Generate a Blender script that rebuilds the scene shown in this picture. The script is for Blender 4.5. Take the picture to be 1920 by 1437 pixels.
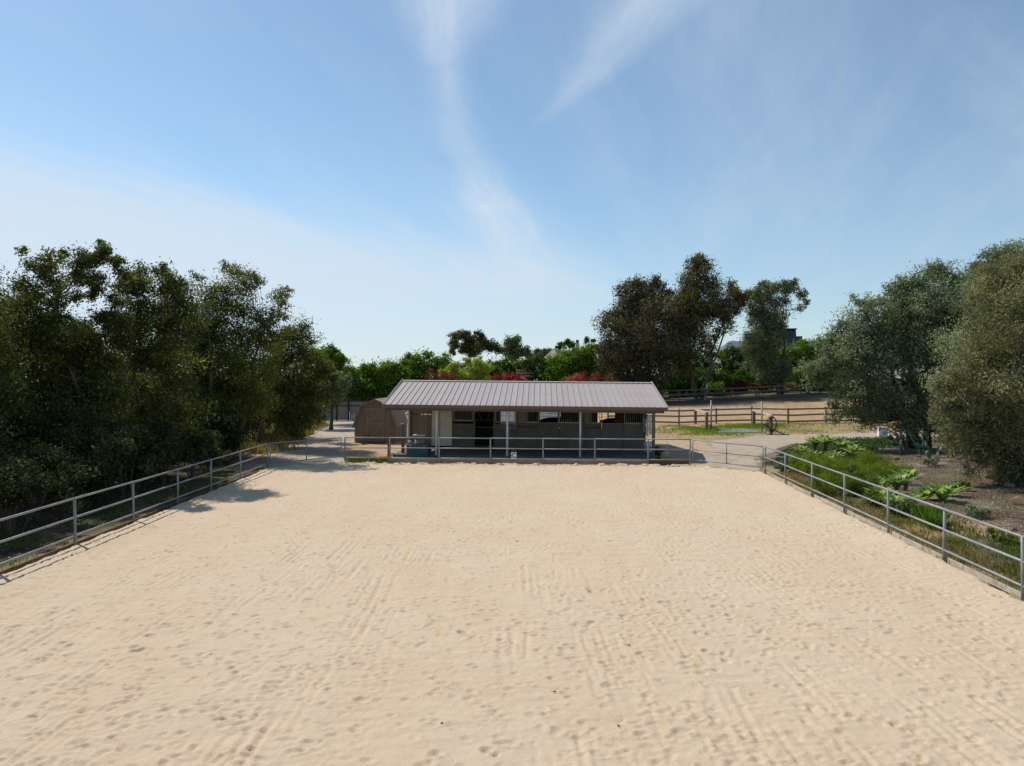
import bpy, math, random
import numpy as np
from mathutils import Vector, Matrix
random.seed(7); RG = np.random.default_rng(11)
for o in list(bpy.data.objects): bpy.data.objects.remove(o)
S = bpy.context.scene; COL = S.collection; R = math.radians
# ------------------------------------------------------------------ camera
HCAM = 4.0
cam = bpy.data.objects.new('camera', bpy.data.cameras.new('camera')); COL.objects.link(cam)
cam.data.sensor_width = 36; cam.data.lens = 24; cam.data.clip_start = .1; cam.data.clip_end = 9000
cam.location = (0, 0, HCAM); cam.rotation_euler = (R(90 - .246), 0, 0); S.camera = cam
S.render.resolution_x = 1024; S.render.resolution_y = 766
# ------------------------------------------------------------------ light
SUN = Vector((-.60, .50, 1.0)).normalized()
sun = bpy.data.objects.new('sun', bpy.data.lights.new('sun', 'SUN')); COL.objects.link(sun)
sun.data.energy = 4.4; sun.data.angle = R(.53); sun.data.color = (1, .955, .88)
sun.rotation_euler = SUN.to_track_quat('Z', 'Y').to_euler()
S.view_settings.view_transform = 'Standard'; S.view_settings.look = 'None'
S.view_settings.exposure = 0.0; S.view_settings.gamma = 1
world = bpy.data.worlds.new('World'); S.world = world; world.use_nodes = True
SKY_STRENGTH = .12

class NT:
    def __init__(s, tree): s.t = tree; s.n = tree.nodes; s.l = tree.links
    def node(s, typ, **kw):
        n = s.n.new(typ)
        for k, v in kw.items(): setattr(n, k, v)
        return n
    def put(s, sock, v):
        if isinstance(v, bpy.types.NodeSocket): s.l.new(v, sock)
        elif v is not None: sock.default_value = v
    def m(s, op, a, b=None, c=None, clamp=False):
        n = s.node('ShaderNodeMath', operation=op, use_clamp=clamp)
        for i, v in enumerate((a, b, c)):
            if v is not None: s.put(n.inputs[i], v)
        return n.outputs[0]
    def mix(s, f, a, b, blend='MIX'):
        n = s.node('ShaderNodeMix', data_type='RGBA', blend_type=blend)
        s.put(n.inputs[0], f); s.put(n.inputs[6], a); s.put(n.inputs[7], b)
        return n.outputs[2]
    def noise(s, vec, scale, detail=4, rough=.55, dist=0):
        n = s.node('ShaderNodeTexNoise'); n.inputs['Scale'].default_value = scale
        n.inputs['Detail'].default_value = detail; n.inputs['Roughness'].default_value = rough
        n.inputs['Distortion'].default_value = dist
        if vec is not None: s.put(n.inputs['Vector'], vec)
        return n.outputs[0]
    def ramp(s, f, lo, hi):
        n = s.node('ShaderNodeMapRange', interpolation_type='SMOOTHSTEP')
        s.put(n.inputs[0], f); n.inputs[1].default_value = lo; n.inputs[2].default_value = hi
        return n.outputs[0]
    def mapping(s, vec, scale=(1, 1, 1), rot=(0, 0, 0), loc=(0, 0, 0)):
        n = s.node('ShaderNodeMapping'); s.put(n.inputs[0], vec)
        n.inputs[1].default_value = loc; n.inputs[2].default_value = rot; n.inputs[3].default_value = scale
        return n.outputs[0]

def build_sky():
    w = NT(world.node_tree); w.n.clear()
    out = w.node('ShaderNodeOutputWorld'); bg = w.node('ShaderNodeBackground')
    w.l.new(bg.outputs[0], out.inputs[0]); bg.inputs[1].default_value = SKY_STRENGTH
    sky = w.node('ShaderNodeTexSky', sky_type='NISHITA', sun_disc=False)
    sky.sun_elevation = math.asin(SUN.z); sky.sun_rotation = math.atan2(SUN.x, SUN.y)
    sky.altitude = 50; sky.air_density = 1.0; sky.dust_density = .25; sky.ozone_density = 1.6
    tc = w.node('ShaderNodeTexCoord'); sep = w.node('ShaderNodeSeparateXYZ'); w.l.new(tc.outputs['Generated'], sep.inputs[0])
    x, y, z = sep.outputs
    zz = w.m('ADD', w.m('MAXIMUM', z, 0.0), .12)
    px = w.m('DIVIDE', x, zz); py = w.m('DIVIDE', y, zz)
    cb = w.node('ShaderNodeCombineXYZ'); w.l.new(px, cb.inputs[0]); w.l.new(py, cb.inputs[1]); p = cb.outputs[0]
    def pp(u, v):
        X = (u - 960) / 1280; Z = (713 - v) / 1280; l = math.sqrt(1 + X * X + Z * Z)
        return X / l / (max(Z / l, 0) + .12), 1 / l / (max(Z / l, 0) + .12)
    warp = w.noise(w.mapping(p, (1.0, .6, 1)), 1.6, 5, .6)
    wx = w.m('ADD', px, w.m('MULTIPLY', w.m('SUBTRACT', warp, .5), .22))
    def aniso(a, fa, fc):
        ca, sa = math.cos(a), math.sin(a); c = w.node('ShaderNodeCombineXYZ')
        w.put(c.inputs[0], w.m('MULTIPLY', w.m('ADD', w.m('MULTIPLY', wx, ca), w.m('MULTIPLY', py, sa)), fa))
        w.put(c.inputs[1], w.m('MULTIPLY', w.m('SUBTRACT', w.m('MULTIPLY', py, ca), w.m('MULTIPLY', wx, sa)), fc)); return c.outputs[0]
    def seg(a, b, w0, w1, k0, k1):
        ax, ay = pp(*a); bx, by = pp(*b); dx, dy = bx - ax, by - ay; L = dx * dx + dy * dy
        qx = w.m('SUBTRACT', wx, ax); qy = w.m('SUBTRACT', py, ay)
        t = w.m('DIVIDE', w.m('ADD', w.m('MULTIPLY', qx, dx), w.m('MULTIPLY', qy, dy)), L, clamp=True)
        ex = w.m('SUBTRACT', qx, w.m('MULTIPLY', t, dx)); ey = w.m('SUBTRACT', qy, w.m('MULTIPLY', t, dy))
        d = w.m('SQRT', w.m('ADD', w.m('MULTIPLY', ex, ex), w.m('MULTIPLY', ey, ey)))
        ww = w.m('ADD', w0, w.m('MULTIPLY', t, w1 - w0)); kk = w.m('ADD', k0, w.m('MULTIPLY', t, k1 - k0))
        g = w.m('DIVIDE', d, ww); g = w.m('EXPONENT', w.m('MULTIPLY', w.m('MULTIPLY', g, g), -1))
        st = w.noise(aniso(math.atan2(dy, dx), 1.6, 13), 1.0, 7, .62)
        return w.m('MULTIPLY', w.m('MULTIPLY', g, w.m('ADD', .85, w.m('MULTIPLY', w.ramp(st, .3, .75), .65))), kk)
    ms = [seg((838, -90), (822, 110), .12, .055, .60, .34), seg((822, 110), (872, 290), .055, .06, .34, .22),
          seg((872, 290), (925, 390), .06, .12, .22, .62), seg((925, 390), (1010, 540), .12, .32, .62, .22),
          seg((1280, -80), (1120, 130), .13, .05, .46, .34), seg((1120, 130), (1010, 235), .05, .015, .34, .04),
          seg((1172, 380), (1190, 490), .04, .10, .10, .05), seg((845, 385), (925, 510), .05, .22, .06, .20),
          seg((1800, 60), (2150, 330), .16, .3, .10, .22), seg((1400, 20), (1560, 430), .3, .6, .14, .06)]
    tot = ms[0]
    for q in ms[1:]: tot = w.m('MAXIMUM', tot, q)
    # broad cirrus sheet low in the left, its upper edge running down towards the middle
    n1 = w.noise(aniso(R(62), .5, 2.2), 1.0, 7, .6)
    ang = w.m('ADD', w.m('ADD', z, w.m('MULTIPLY', x, .14)), w.m('MULTIPLY', w.m('SUBTRACT', n1, .5), .15))
    sheet = w.m('SUBTRACT', 1.0, w.ramp(ang, .12, .225))
    sheet = w.m('MULTIPLY', sheet, w.ramp(y, -.2, .5))
    sheet = w.m('MULTIPLY', sheet, w.m('ADD', .60, w.m('MULTIPLY', w.ramp(x, -.05, -.5), .34)))
    sheet = w.m('MULTIPLY', sheet, w.ramp(x, .36, -.12))
    sheet = w.m('MULTIPLY', sheet, w.m('ADD', .62, w.m('MULTIPLY', w.ramp(z, .03, .16), .38)))
    veil = w.m('MULTIPLY', w.ramp(w.noise(aniso(R(75), .5, 2.6), 1.0, 7, .62), .36, .8), .20)
    spk = w.noise(p, 34, 3, .6); pat = w.ramp(w.noise(p, 1.4, 2), .52, .66)
    spk = w.m('MULTIPLY', w.m('MULTIPLY', w.ramp(spk, .56, .72), pat), .12)
    tot = w.m('ADD', w.m('ADD', tot, sheet), w.m('ADD', veil, w.m('MULTIPLY', spk, w.ramp(sheet, .1, .4))))
    tot = w.m('MINIMUM', tot, .86)
    base = w.mix(1.0, sky.outputs[0], (1.06, 1.14, 1.09, 1), 'MULTIPLY')
    base = w.mix(w.m('MULTIPLY', w.m('SUBTRACT', 1.0, w.ramp(z, -.02, .30)), .5), base, (3.3, 4.25, 5.8, 1))
    w.l.new(w.mix(tot, base, (5.6, 6.4, 7.3, 1)), bg.inputs[0])
build_sky()

# ------------------------------------------------------------------ materials
def mat(name, fn):
    m = bpy.data.materials.new(name); m.use_nodes = True; t = NT(m.node_tree)
    b = t.n['Principled BSDF']; fn(t, b); return m
def coord(t, kind='Object'): return t.node('ShaderNodeTexCoord').outputs[kind]
def simple(name, c, rough=.7, metal=0, var=.2, scale=4, bump=.1, spec=.4, bscale=60, stretch=(1, 1, 1), vary=.05):
    def fn(t, b):
        v = t.mapping(coord(t), stretch)
        n = t.noise(v, scale, 6, .65); n2 = t.noise(v, scale * 9, 4, .6)
        f = t.m('ADD', t.m('MULTIPLY', n, .7), t.m('MULTIPLY', n2, .3)); f = t.ramp(f, .32, .68)
        lo = tuple(k * (1 - var) for k in c) + (1,); hi = tuple(min(1, k * (1 + var)) for k in c) + (1,)
        oi = t.node('ShaderNodeObjectInfo').outputs['Random']; g = t.m('ADD', 1 - vary, t.m('MULTIPLY', oi, 2 * vary))
        gc = t.node('ShaderNodeCombineColor'); [t.put(gc.inputs[i], g) for i in range(3)]
        t.put(b.inputs['Base Color'], t.mix(1.0, t.mix(f, lo, hi), gc.outputs[0], 'MULTIPLY'))
        b.inputs['Roughness'].default_value = rough; b.inputs['Metallic'].default_value = metal
        b.inputs['Specular IOR Level'].default_value = spec
        if bump:
            bp = t.node('ShaderNodeBump'); bp.inputs['Strength'].default_value = bump; bp.inputs['Distance'].default_value = .01
            t.put(bp.inputs['Height'], t.noise(v, bscale, 4, .6)); t.l.new(bp.outputs[0], b.inputs['Normal'])
    return mat(name, fn)
def leafmat(name, c0, c1, c2, trans=.35, rough=.75, spec=.08):
    """three leaf colours picked by the tint carried by every leaf"""
    m = bpy.data.materials.new(name); m.use_nodes = True; t = NT(m.node_tree); t.n.clear()
    a = t.node('ShaderNodeAttribute', attribute_name='tint'); f = a.outputs['Fac']
    c = t.mix(t.ramp(f, 0, .5), c0 + (1,), c1 + (1,)); c = t.mix(t.ramp(f, .55, 1), c, c2 + (1,))
    p = t.node('ShaderNodeBsdfPrincipled'); t.put(p.inputs['Base Color'], c)
    p.inputs['Roughness'].default_value = rough; p.inputs['Specular IOR Level'].default_value = spec
    tr = t.node('ShaderNodeBsdfTranslucent'); t.put(tr.inputs[0], t.mix(1.0, c, (1.15, 1.2, .6, 1), 'MULTIPLY'))
    mx = t.node('ShaderNodeMixShader'); mx.inputs[0].default_value = trans
    t.l.new(p.outputs[0], mx.inputs[1]); t.l.new(tr.outputs[0], mx.inputs[2])
    o = t.node('ShaderNodeOutputMaterial'); t.l.new(mx.outputs[0], o.inputs[0]); return m

M = {}
M['galv'] = simple('galvanised_steel', (.27, .275, .27), .6, .35, .3, 3, .08, .5)
M['galv_white'] = simple('worn_white_pipe', (.62, .63, .64), .5, .1, .15, 3, .05)
M['roof'] = simple('roof_metal', (.40, .34, .312), .5, .05, .10, .9, .05, .4)
M['roof_trim'] = simple('roof_trim_brown', (.15, .105, .082), .55, 0, .08, 2, .03)
M['taupe'] = simple('taupe_painted_plywood', (.20, .17, .145), .75, 0, .14, 2.5, .2, .3, 30, (1, 1, .3))
M['tan'] = simple('tan_painted_wood', (.34, .26, .18), .75, 0, .1, 2, .15)
M['cream'] = simple('cream_painted_door', (.76, .70, .56), .6, 0, .12, 1.5, .1)
M['shed'] = simple('shed_siding', (.26, .19, .135), .8, 0, .12, 3, .2, .3, 30, (1, 1, .25))
M['shed_roof'] = simple('shed_shingle', (.34, .25, .19), .9, 0, .16, 6, .4, .2)
M['conc'] = simple('concrete', (.36, .33, .29), .9, 0, .14, 1.5, .3, .2)
M['slab'] = simple('slab_concrete', (.125, .12, .115), .85, 0, .2, .9, .2, .3)
M['block'] = simple('taupe_block', (.27, .225, .18), .9, 0, .16, 2.0, .35, .2)
M['bwood'] = simple('brown_board', (.13, .085, .055), .85, 0, .25, 2, .3, .2, 40, (.3, 1, 1))
M['lwood'] = simple('weathered_light_wood', (.46, .39, .31), .85, 0, .2, 2, .3, .2, 40, (.3, 1, 1))
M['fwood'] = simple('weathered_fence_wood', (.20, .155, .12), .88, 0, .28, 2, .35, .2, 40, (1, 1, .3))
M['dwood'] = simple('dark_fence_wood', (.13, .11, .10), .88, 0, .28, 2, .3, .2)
M['black'] = simple('black_paint', (.015, .015, .016), .5, 0, .1, 3, .05)
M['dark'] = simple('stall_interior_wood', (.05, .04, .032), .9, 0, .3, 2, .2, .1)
M['bars'] = simple('grille_steel', (.34, .32, .28), .45, .5, .1, 6, .05)
M['white'] = simple('white_paint', (.78, .78, .78), .4, 0, .06, 1.5, .03)
M['gloss_white'] = simple('glossy_white_panel', (.88, .89, .9), .25, 0, .03, 1, .0)
M['teal'] = simple('teal_plastic', (.02, .10, .105), .45, 0, .15, 2, .05)
M['beige'] = simple('beige_plastic', (.52, .45, .35), .5, 0, .1, 2, .05)
M['grey'] = simple('dark_grey_plastic', (.10, .105, .11), .6, 0, .2, 3, .1)
M['lgrey'] = simple('grey_box', (.22, .22, .225), .6, 0, .2, 3, .1)
M['gwall'] = simple('grey_sheet_wall', (.24, .205, .18), .8, 0, .1, 1, .1)
M['rubber'] = simple('black_rubber', (.02, .02, .02), .8, 0, .2, 5, .1)
M['hose'] = simple('dark_hose', (.02, .022, .02), .5, 0, .2, 5, .1)
M['blue'] = simple('blue_paint', (.05, .15, .45), .5, 0, .1, 5, .0)
M['yellow'] = simple('yellow_green_plastic', (.50, .52, .12), .5, 0, .1, 5, .0)
M['slate'] = simple('slate_roof', (.11, .125, .15), .7, 0, .12, .8, .1)
M['brownroof'] = simple('brown_tile_roof', (.30, .25, .215), .85, 0, .15, 1, .2)
M['plaster'] = simple('plaster', (.5, .46, .4), .85, 0, .08, 1, .1)
M['glass'] = simple('dark_window_glass', (.02, .025, .03), .08, 0, .05, 1, 0, .6)
M['chim'] = simple('dark_chimney', (.045, .05, .06), .7, 0, .1, 2, .05)
M['bark'] = simple('grey_brown_bark', (.10, .08, .062), .9, 0, .35, 3, .6, .2, 12, (1, 1, .3))
M['palebark'] = simple('pale_peeling_bark', (.15, .12, .095), .85, 0, .5, 3, .5, .2, 10, (1, 1, .3))
M['rock'] = simple('red_brown_rock', (.25, .155, .10), .9, 0, .3, 3, .6, .2, 8)
M['coat'] = simple('dark_bay_coat', (.018, .012, .01), .55, 0, .2, 4, .0, .4)
M['hoof'] = simple('hoof', (.03, .028, .025), .6)
M['pad'] = simple('cactus_pad', (.12, .16, .10), .6, 0, .25, 5, .2)
M['litter'] = simple('leaf_litter', (.16, .12, .085), .95, 0, .4, 9, .3)
L = {}
L['melaleuca'] = leafmat('melaleuca_leaves', (.048, .056, .022), (.105, .118, .04), (.29, .29, .09), .42)
L['melaleuca_green'] = leafmat('green_melaleuca_leaves', (.055, .066, .020), (.115, .132, .036), (.29, .29, .07), .4)
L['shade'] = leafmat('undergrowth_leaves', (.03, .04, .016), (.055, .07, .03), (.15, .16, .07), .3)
L['olive'] = leafmat('olive_leaves', (.11, .135, .075), (.20, .235, .135), (.38, .42, .27), .30, .75, .1)
L['olive_warm'] = leafmat('dry_olive_leaves', (.13, .13, .065), (.22, .215, .11), (.38, .36, .20), .30, .75, .1)
L['euc_brown'] = leafmat('brownish_gum_leaves', (.060, .054, .032), (.115, .10, .055), (.22, .19, .09), .2)
L['euc'] = leafmat('gum_leaves', (.06, .062, .032), (.12, .115, .05), (.29, .25, .08), .25)
L['euc_grey'] = leafmat('grey_green_gum_leaves', (.085, .105, .058), (.16, .19, .105), (.27, .30, .16), .25)
L['hedge'] = leafmat('bright_hedge_leaves', (.055, .10, .015), (.13, .215, .025), (.25, .36, .05), .45)
L['hedge_dark'] = leafmat('dark_hedge_leaves', (.035, .068, .012), (.07, .125, .018), (.14, .22, .03), .4)
L['lime'] = leafmat('yellow_green_leaves', (.20, .26, .035), (.36, .43, .065), (.52, .56, .14), .45)
L['red'] = leafmat('bougainvillea_bracts', (.16, .03, .03), (.38, .045, .06), (.58, .10, .12), .35)
L['rust'] = leafmat('rusty_red_leaves', (.11, .045, .03), (.24, .07, .055), (.33, .12, .09), .3)
L['darkred'] = leafmat('dark_red_leaves', (.05, .02, .012), (.11, .03, .018), (.16, .07, .03), .25)
L['cover'] = leafmat('ground_cover_leaves', (.04, .075, .025), (.07, .12, .04), (.34, .38, .20), .25)
L['feather'] = leafmat('feathery_green_leaves', (.09, .13, .015), (.17, .24, .025), (.28, .35, .05), .45)
L['grass'] = leafmat('green_grass', (.07, .11, .02), (.13, .19, .03), (.28, .27, .08), .35)
L['dry'] = leafmat('dry_grass', (.22, .16, .06), (.38, .29, .12), (.50, .42, .20), .3)
L['tan'] = leafmat('tan_grass', (.20, .15, .07), (.34, .25, .12), (.42, .34, .18), .3)
L['lawn'] = leafmat('lawn_grass', (.10, .19, .02), (.17, .29, .03), (.28, .36, .06), .4)
L['agave'] = leafmat('agave_leaves', (.15, .24, .09), (.25, .35, .13), (.46, .52, .24), .4, .45, .3)
L['debris'] = leafmat('dry_leaf_debris', (.08, .055, .035), (.20, .15, .105), (.46, .40, .33), .1)

# ------------------------------------------------------------------ helpers
def G(px, py): Y = HCAM * 1280 / (py - 713); return ((px - 960) / 1280 * Y, Y)
def X_(px, Y): return (px - 960) / 1280 * Y
def Z_(py, Y): return HCAM - (py - 713) * Y / 1280
def sm(a, b, v): t = np.clip((v - a) / (b - a), 0, 1); return t * t * (3 - 2 * t)
def vnoise(x, y, s, seed):
    """smooth value noise for arrays"""
    r = np.random.default_rng(seed).random((64, 64)); x = np.asarray(x) / s + 900.3; y = np.asarray(y) / s + 900.7
    xi = np.floor(x).astype(int); yi = np.floor(y).astype(int); fx = x - xi; fy = y - yi
    fx = fx * fx * (3 - 2 * fx); fy = fy * fy * (3 - 2 * fy)
    g = lambda a, b: r[a % 64, b % 64]
    return (g(xi, yi) * (1 - fx) + g(xi + 1, yi) * fx) * (1 - fy) + (g(xi, yi + 1) * (1 - fx) + g(xi + 1, yi + 1) * fx) * fy
def poly_dist(x, y, P):
    """signed distance to polygon, negative inside"""
    x = np.asarray(x, float); y = np.asarray(y, float); d = np.full(x.shape, 1e9); ins = np.zeros(x.shape, bool)
    n = len(P)
    for i in range(n):
        ax, ay = P[i]; bx, by = P[(i + 1) % n]; ex, ey = bx - ax, by - ay
        t = np.clip(((x - ax) * ex + (y - ay) * ey) / (ex * ex + ey * ey), 0, 1)
        d = np.minimum(d, np.hypot(x - ax - t * ex, y - ay - t * ey))
        if ay != by:
            c = ((ay > y) != (by > y)) & (x < (bx - ax) * (y - ay) / (by - ay) + ax); ins ^= c
    return np.where(ins, -d, d)
# arena outline (fence line)
LC = (-10.96, 30.6); LG = (-8.05, 32.55); RGT = (8.25, 31.5); RC = (10.8, 29.1)
def leftx(y): return -10.96 + .032 * (30.6 - y)
def rightx(y): return 10.8 - (29.1 - y) * .09
ARENA = [LC, LG, RGT, RC, (rightx(-14), -14), (leftx(-14), -14)]
def gz(x, y):
    x = np.asarray(x, float); y = np.asarray(y, float)
    z = .03 * (vnoise(x, y, 3.1, 1) - .5) + .10 * (vnoise(x, y, 9.0, 2) - .5) * sm(10.5, 14, np.abs(x))
    z = z + sm(61, 82, y) * np.where(x > 5, np.clip(1.25 + (x - 18) * .05, .9, 2.3), np.clip(.95 + (x + 5) * .01, .7, .95))
    z = z + sm(50, 60, y) * np.clip((x - 15) * .035, 0, .5) * (1 - sm(62, 70, y))
    z = z + sm(84, 112, y) * 1.7
    z = z + .28 * np.exp(-(((x - 13.4) / 1.9) ** 2 + ((y - 54.5) / 3.0) ** 2)) * sm(34, 46, y)
    z = z + sm(15, 24, x) * .35 * sm(10, 20, y) * (1 - sm(34, 42, y))
    z = z - sm(200, 900, np.hypot(x, y)) * 2.0
    d = poly_dist(x, y, ARENA)
    return np.where(d < -.05, -.16, z - .0)
def gz1(x, y): return float(gz(np.array([x]), np.array([y]))[0])

def mesh_np(name, V, F, mats, smooth=False):
    me = bpy.data.meshes.new(name); V = np.asarray(V, np.float32); F = np.asarray(F, np.int32); k = F.shape[1]
    me.vertices.add(len(V)); me.vertices.foreach_set('co', V.ravel())
    me.loops.add(F.size); me.loops.foreach_set('vertex_index', F.ravel())
    me.polygons.add(len(F)); me.polygons.foreach_set('loop_start', np.arange(0, F.size, k, dtype=np.int32))
    me.update(calc_edges=True); me.materials.append(mats)
    me.polygons.foreach_set('use_smooth', np.full(len(F), smooth)); return me
def link(o, parent=None):
    COL.objects.link(o)
    if parent is not None: o.parent = parent
    return o
def tag(o, label=None, cat=None, group=None, kind=None):
    if label: o['label'] = label
    if cat: o['category'] = cat
    if group: o['group'] = group
    if kind: o['kind'] = kind
    return o
def thing(name, label, cat, loc, rz=0, group=None):
    o = bpy.data.objects.new(name, None); o.location = loc; o.rotation_euler = (0, 0, rz); o.empty_display_size = .2
    return tag(link(o), label, cat, group)

class MB:
    def __init__(s): s.v = []; s.f = []
    def add(s, vs, fs): b = len(s.v); s.v += [tuple(p) for p in vs]; s.f += [tuple(b + i for i in f) for f in fs]; return s
    def box(s, x0, x1, y0, y1, z0, z1):
        vs = [(x, y, z) for z in (z0, z1) for y in (y0, y1) for x in (x0, x1)]
        return s.add(vs, [(0, 2, 3, 1), (4, 5, 7, 6), (0, 1, 5, 4), (2, 6, 7, 3), (0, 4, 6, 2), (1, 3, 7, 5)])
    def bar(s, a, b, w, h, up=(0, 0, 1)):
        a = Vector(a); b = Vector(b); d = (b - a).normalized(); u = Vector(up)
        sd = d.cross(u)
        if sd.length < 1e-3: sd = d.cross(Vector((0, 1, 0)))
        sd.normalize(); u = sd.cross(d).normalized(); vs = []
        for p in (a, b):
            for i, j in ((-1, -1), (1, -1), (1, 1), (-1, 1)): vs.append(p + sd * (i * w / 2) + u * (j * h / 2))
        return s.add(vs, [(3, 2, 1, 0), (4, 5, 6, 7), (0, 1, 5, 4), (1, 2, 6, 5), (2, 3, 7, 6), (3, 0, 4, 7)])
    def tube(s, pts, rad, n=8, caps=True):
        pts = [Vector(p) for p in pts]; rad = rad if isinstance(rad, (list, tuple)) else [rad] * len(pts)
        b = len(s.v); pu = None
        for i, p in enumerate(pts):
            d = (pts[min(i + 1, len(pts) - 1)] - pts[max(i - 1, 0)]).normalized()
            if pu is None: pu = d.orthogonal().normalized()
            u = (pu - d * pu.dot(d)).normalized(); pu = u; w = d.cross(u)
            for k in range(n):
                a = 2 * math.pi * k / n; s.v.append(tuple(p + (u * math.cos(a) + w * math.sin(a)) * rad[i]))
        for i in range(len(pts) - 1):
            for k in range(n):
                k2 = (k + 1) % n; s.f.append((b + i * n + k, b + i * n + k2, b + (i + 1) * n + k2, b + (i + 1) * n + k))
        if caps:
            s.f.append(tuple(b + k for k in reversed(range(n)))); s.f.append(tuple(b + (len(pts) - 1) * n + k for k in range(n)))
        return s
    def prism(s, poly, y0, y1):
        n = len(poly); vs = [(x, y0, z) for x, z in poly] + [(x, y1, z) for x, z in poly]
        return s.add(vs, [tuple(range(n)), tuple(reversed(range(n, 2 * n)))] + [(i, i + n, (i + 1) % n + n, (i + 1) % n) for i in range(n)])
    def mesh(s, name, m, smooth=False):
        me = bpy.data.meshes.new(name); me.from_pydata(s.v, [], s.f); me.materials.append(m)
        if smooth: me.polygons.foreach_set('use_smooth', [True] * len(me.polygons))
        me.update(); return me
    def build(s, name, m, parent=None, smooth=False, bevel=0):
        """vertices are given in the parent's own space (world space when there is no parent)"""
        o = link(bpy.data.objects.new(name, s.mesh(name, m, smooth)), parent)
        if bevel:
            b = o.modifiers.new('bevel', 'BEVEL'); b.width = bevel; b.segments = 2; b.limit_method = 'ANGLE'
        return o
UNIT = {}
def unit_pipe(r, m, n=10):
    k = ('p', r, m.name, n)
    if k not in UNIT: UNIT[k] = MB().tube([(0, 0, 0), (0, 0, 1)], r, n).mesh('pipe', m, True); UNIT[k].polygons.foreach_set('use_smooth', [len(p.vertices) == 4 for p in UNIT[k].polygons])
    return UNIT[k]
def unit_board(w, t, m):
    k = ('b', w, t, m.name)
    if k not in UNIT:
        mb = MB(); a, b, c = w / 2, t / 2, min(w, t) * .08
        pr = [(-a + c, -b), (a - c, -b), (a, -b + c), (a, b - c), (a - c, b), (-a + c, b), (-a, b - c), (-a, -b + c)]
        vs = [(x, y, z) for z in (0, 1) for x, y in pr]
        mb.add(vs, [tuple(reversed(range(8))), tuple(range(8, 16))] + [(i, (i + 1) % 8, (i + 1) % 8 + 8, i + 8) for i in range(8)])
        UNIT[k] = mb.mesh('board', m)
    return UNIT[k]
def span(name, me, a, b, parent, roll=0.0):
    """put a unit-length mesh between two points given in the parent's space; its y axis stays level across"""
    a = Vector(a); b = Vector(b); d = b - a; l = d.length; z = d / l
    x = Vector((0, 0, 1)).cross(z)
    if x.length < 1e-3: x = Vector((1, 0, 0))
    x.normalize(); y = z.cross(x); m = Matrix((x, y, z)).transposed()
    if roll: m = m @ Matrix.Rotation(roll, 3, 'Z')
    o = bpy.data.objects.new(name, me); o.rotation_euler = m.to_euler(); o.location = a; o.scale = (1, 1, l)
    return link(o, parent)

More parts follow.
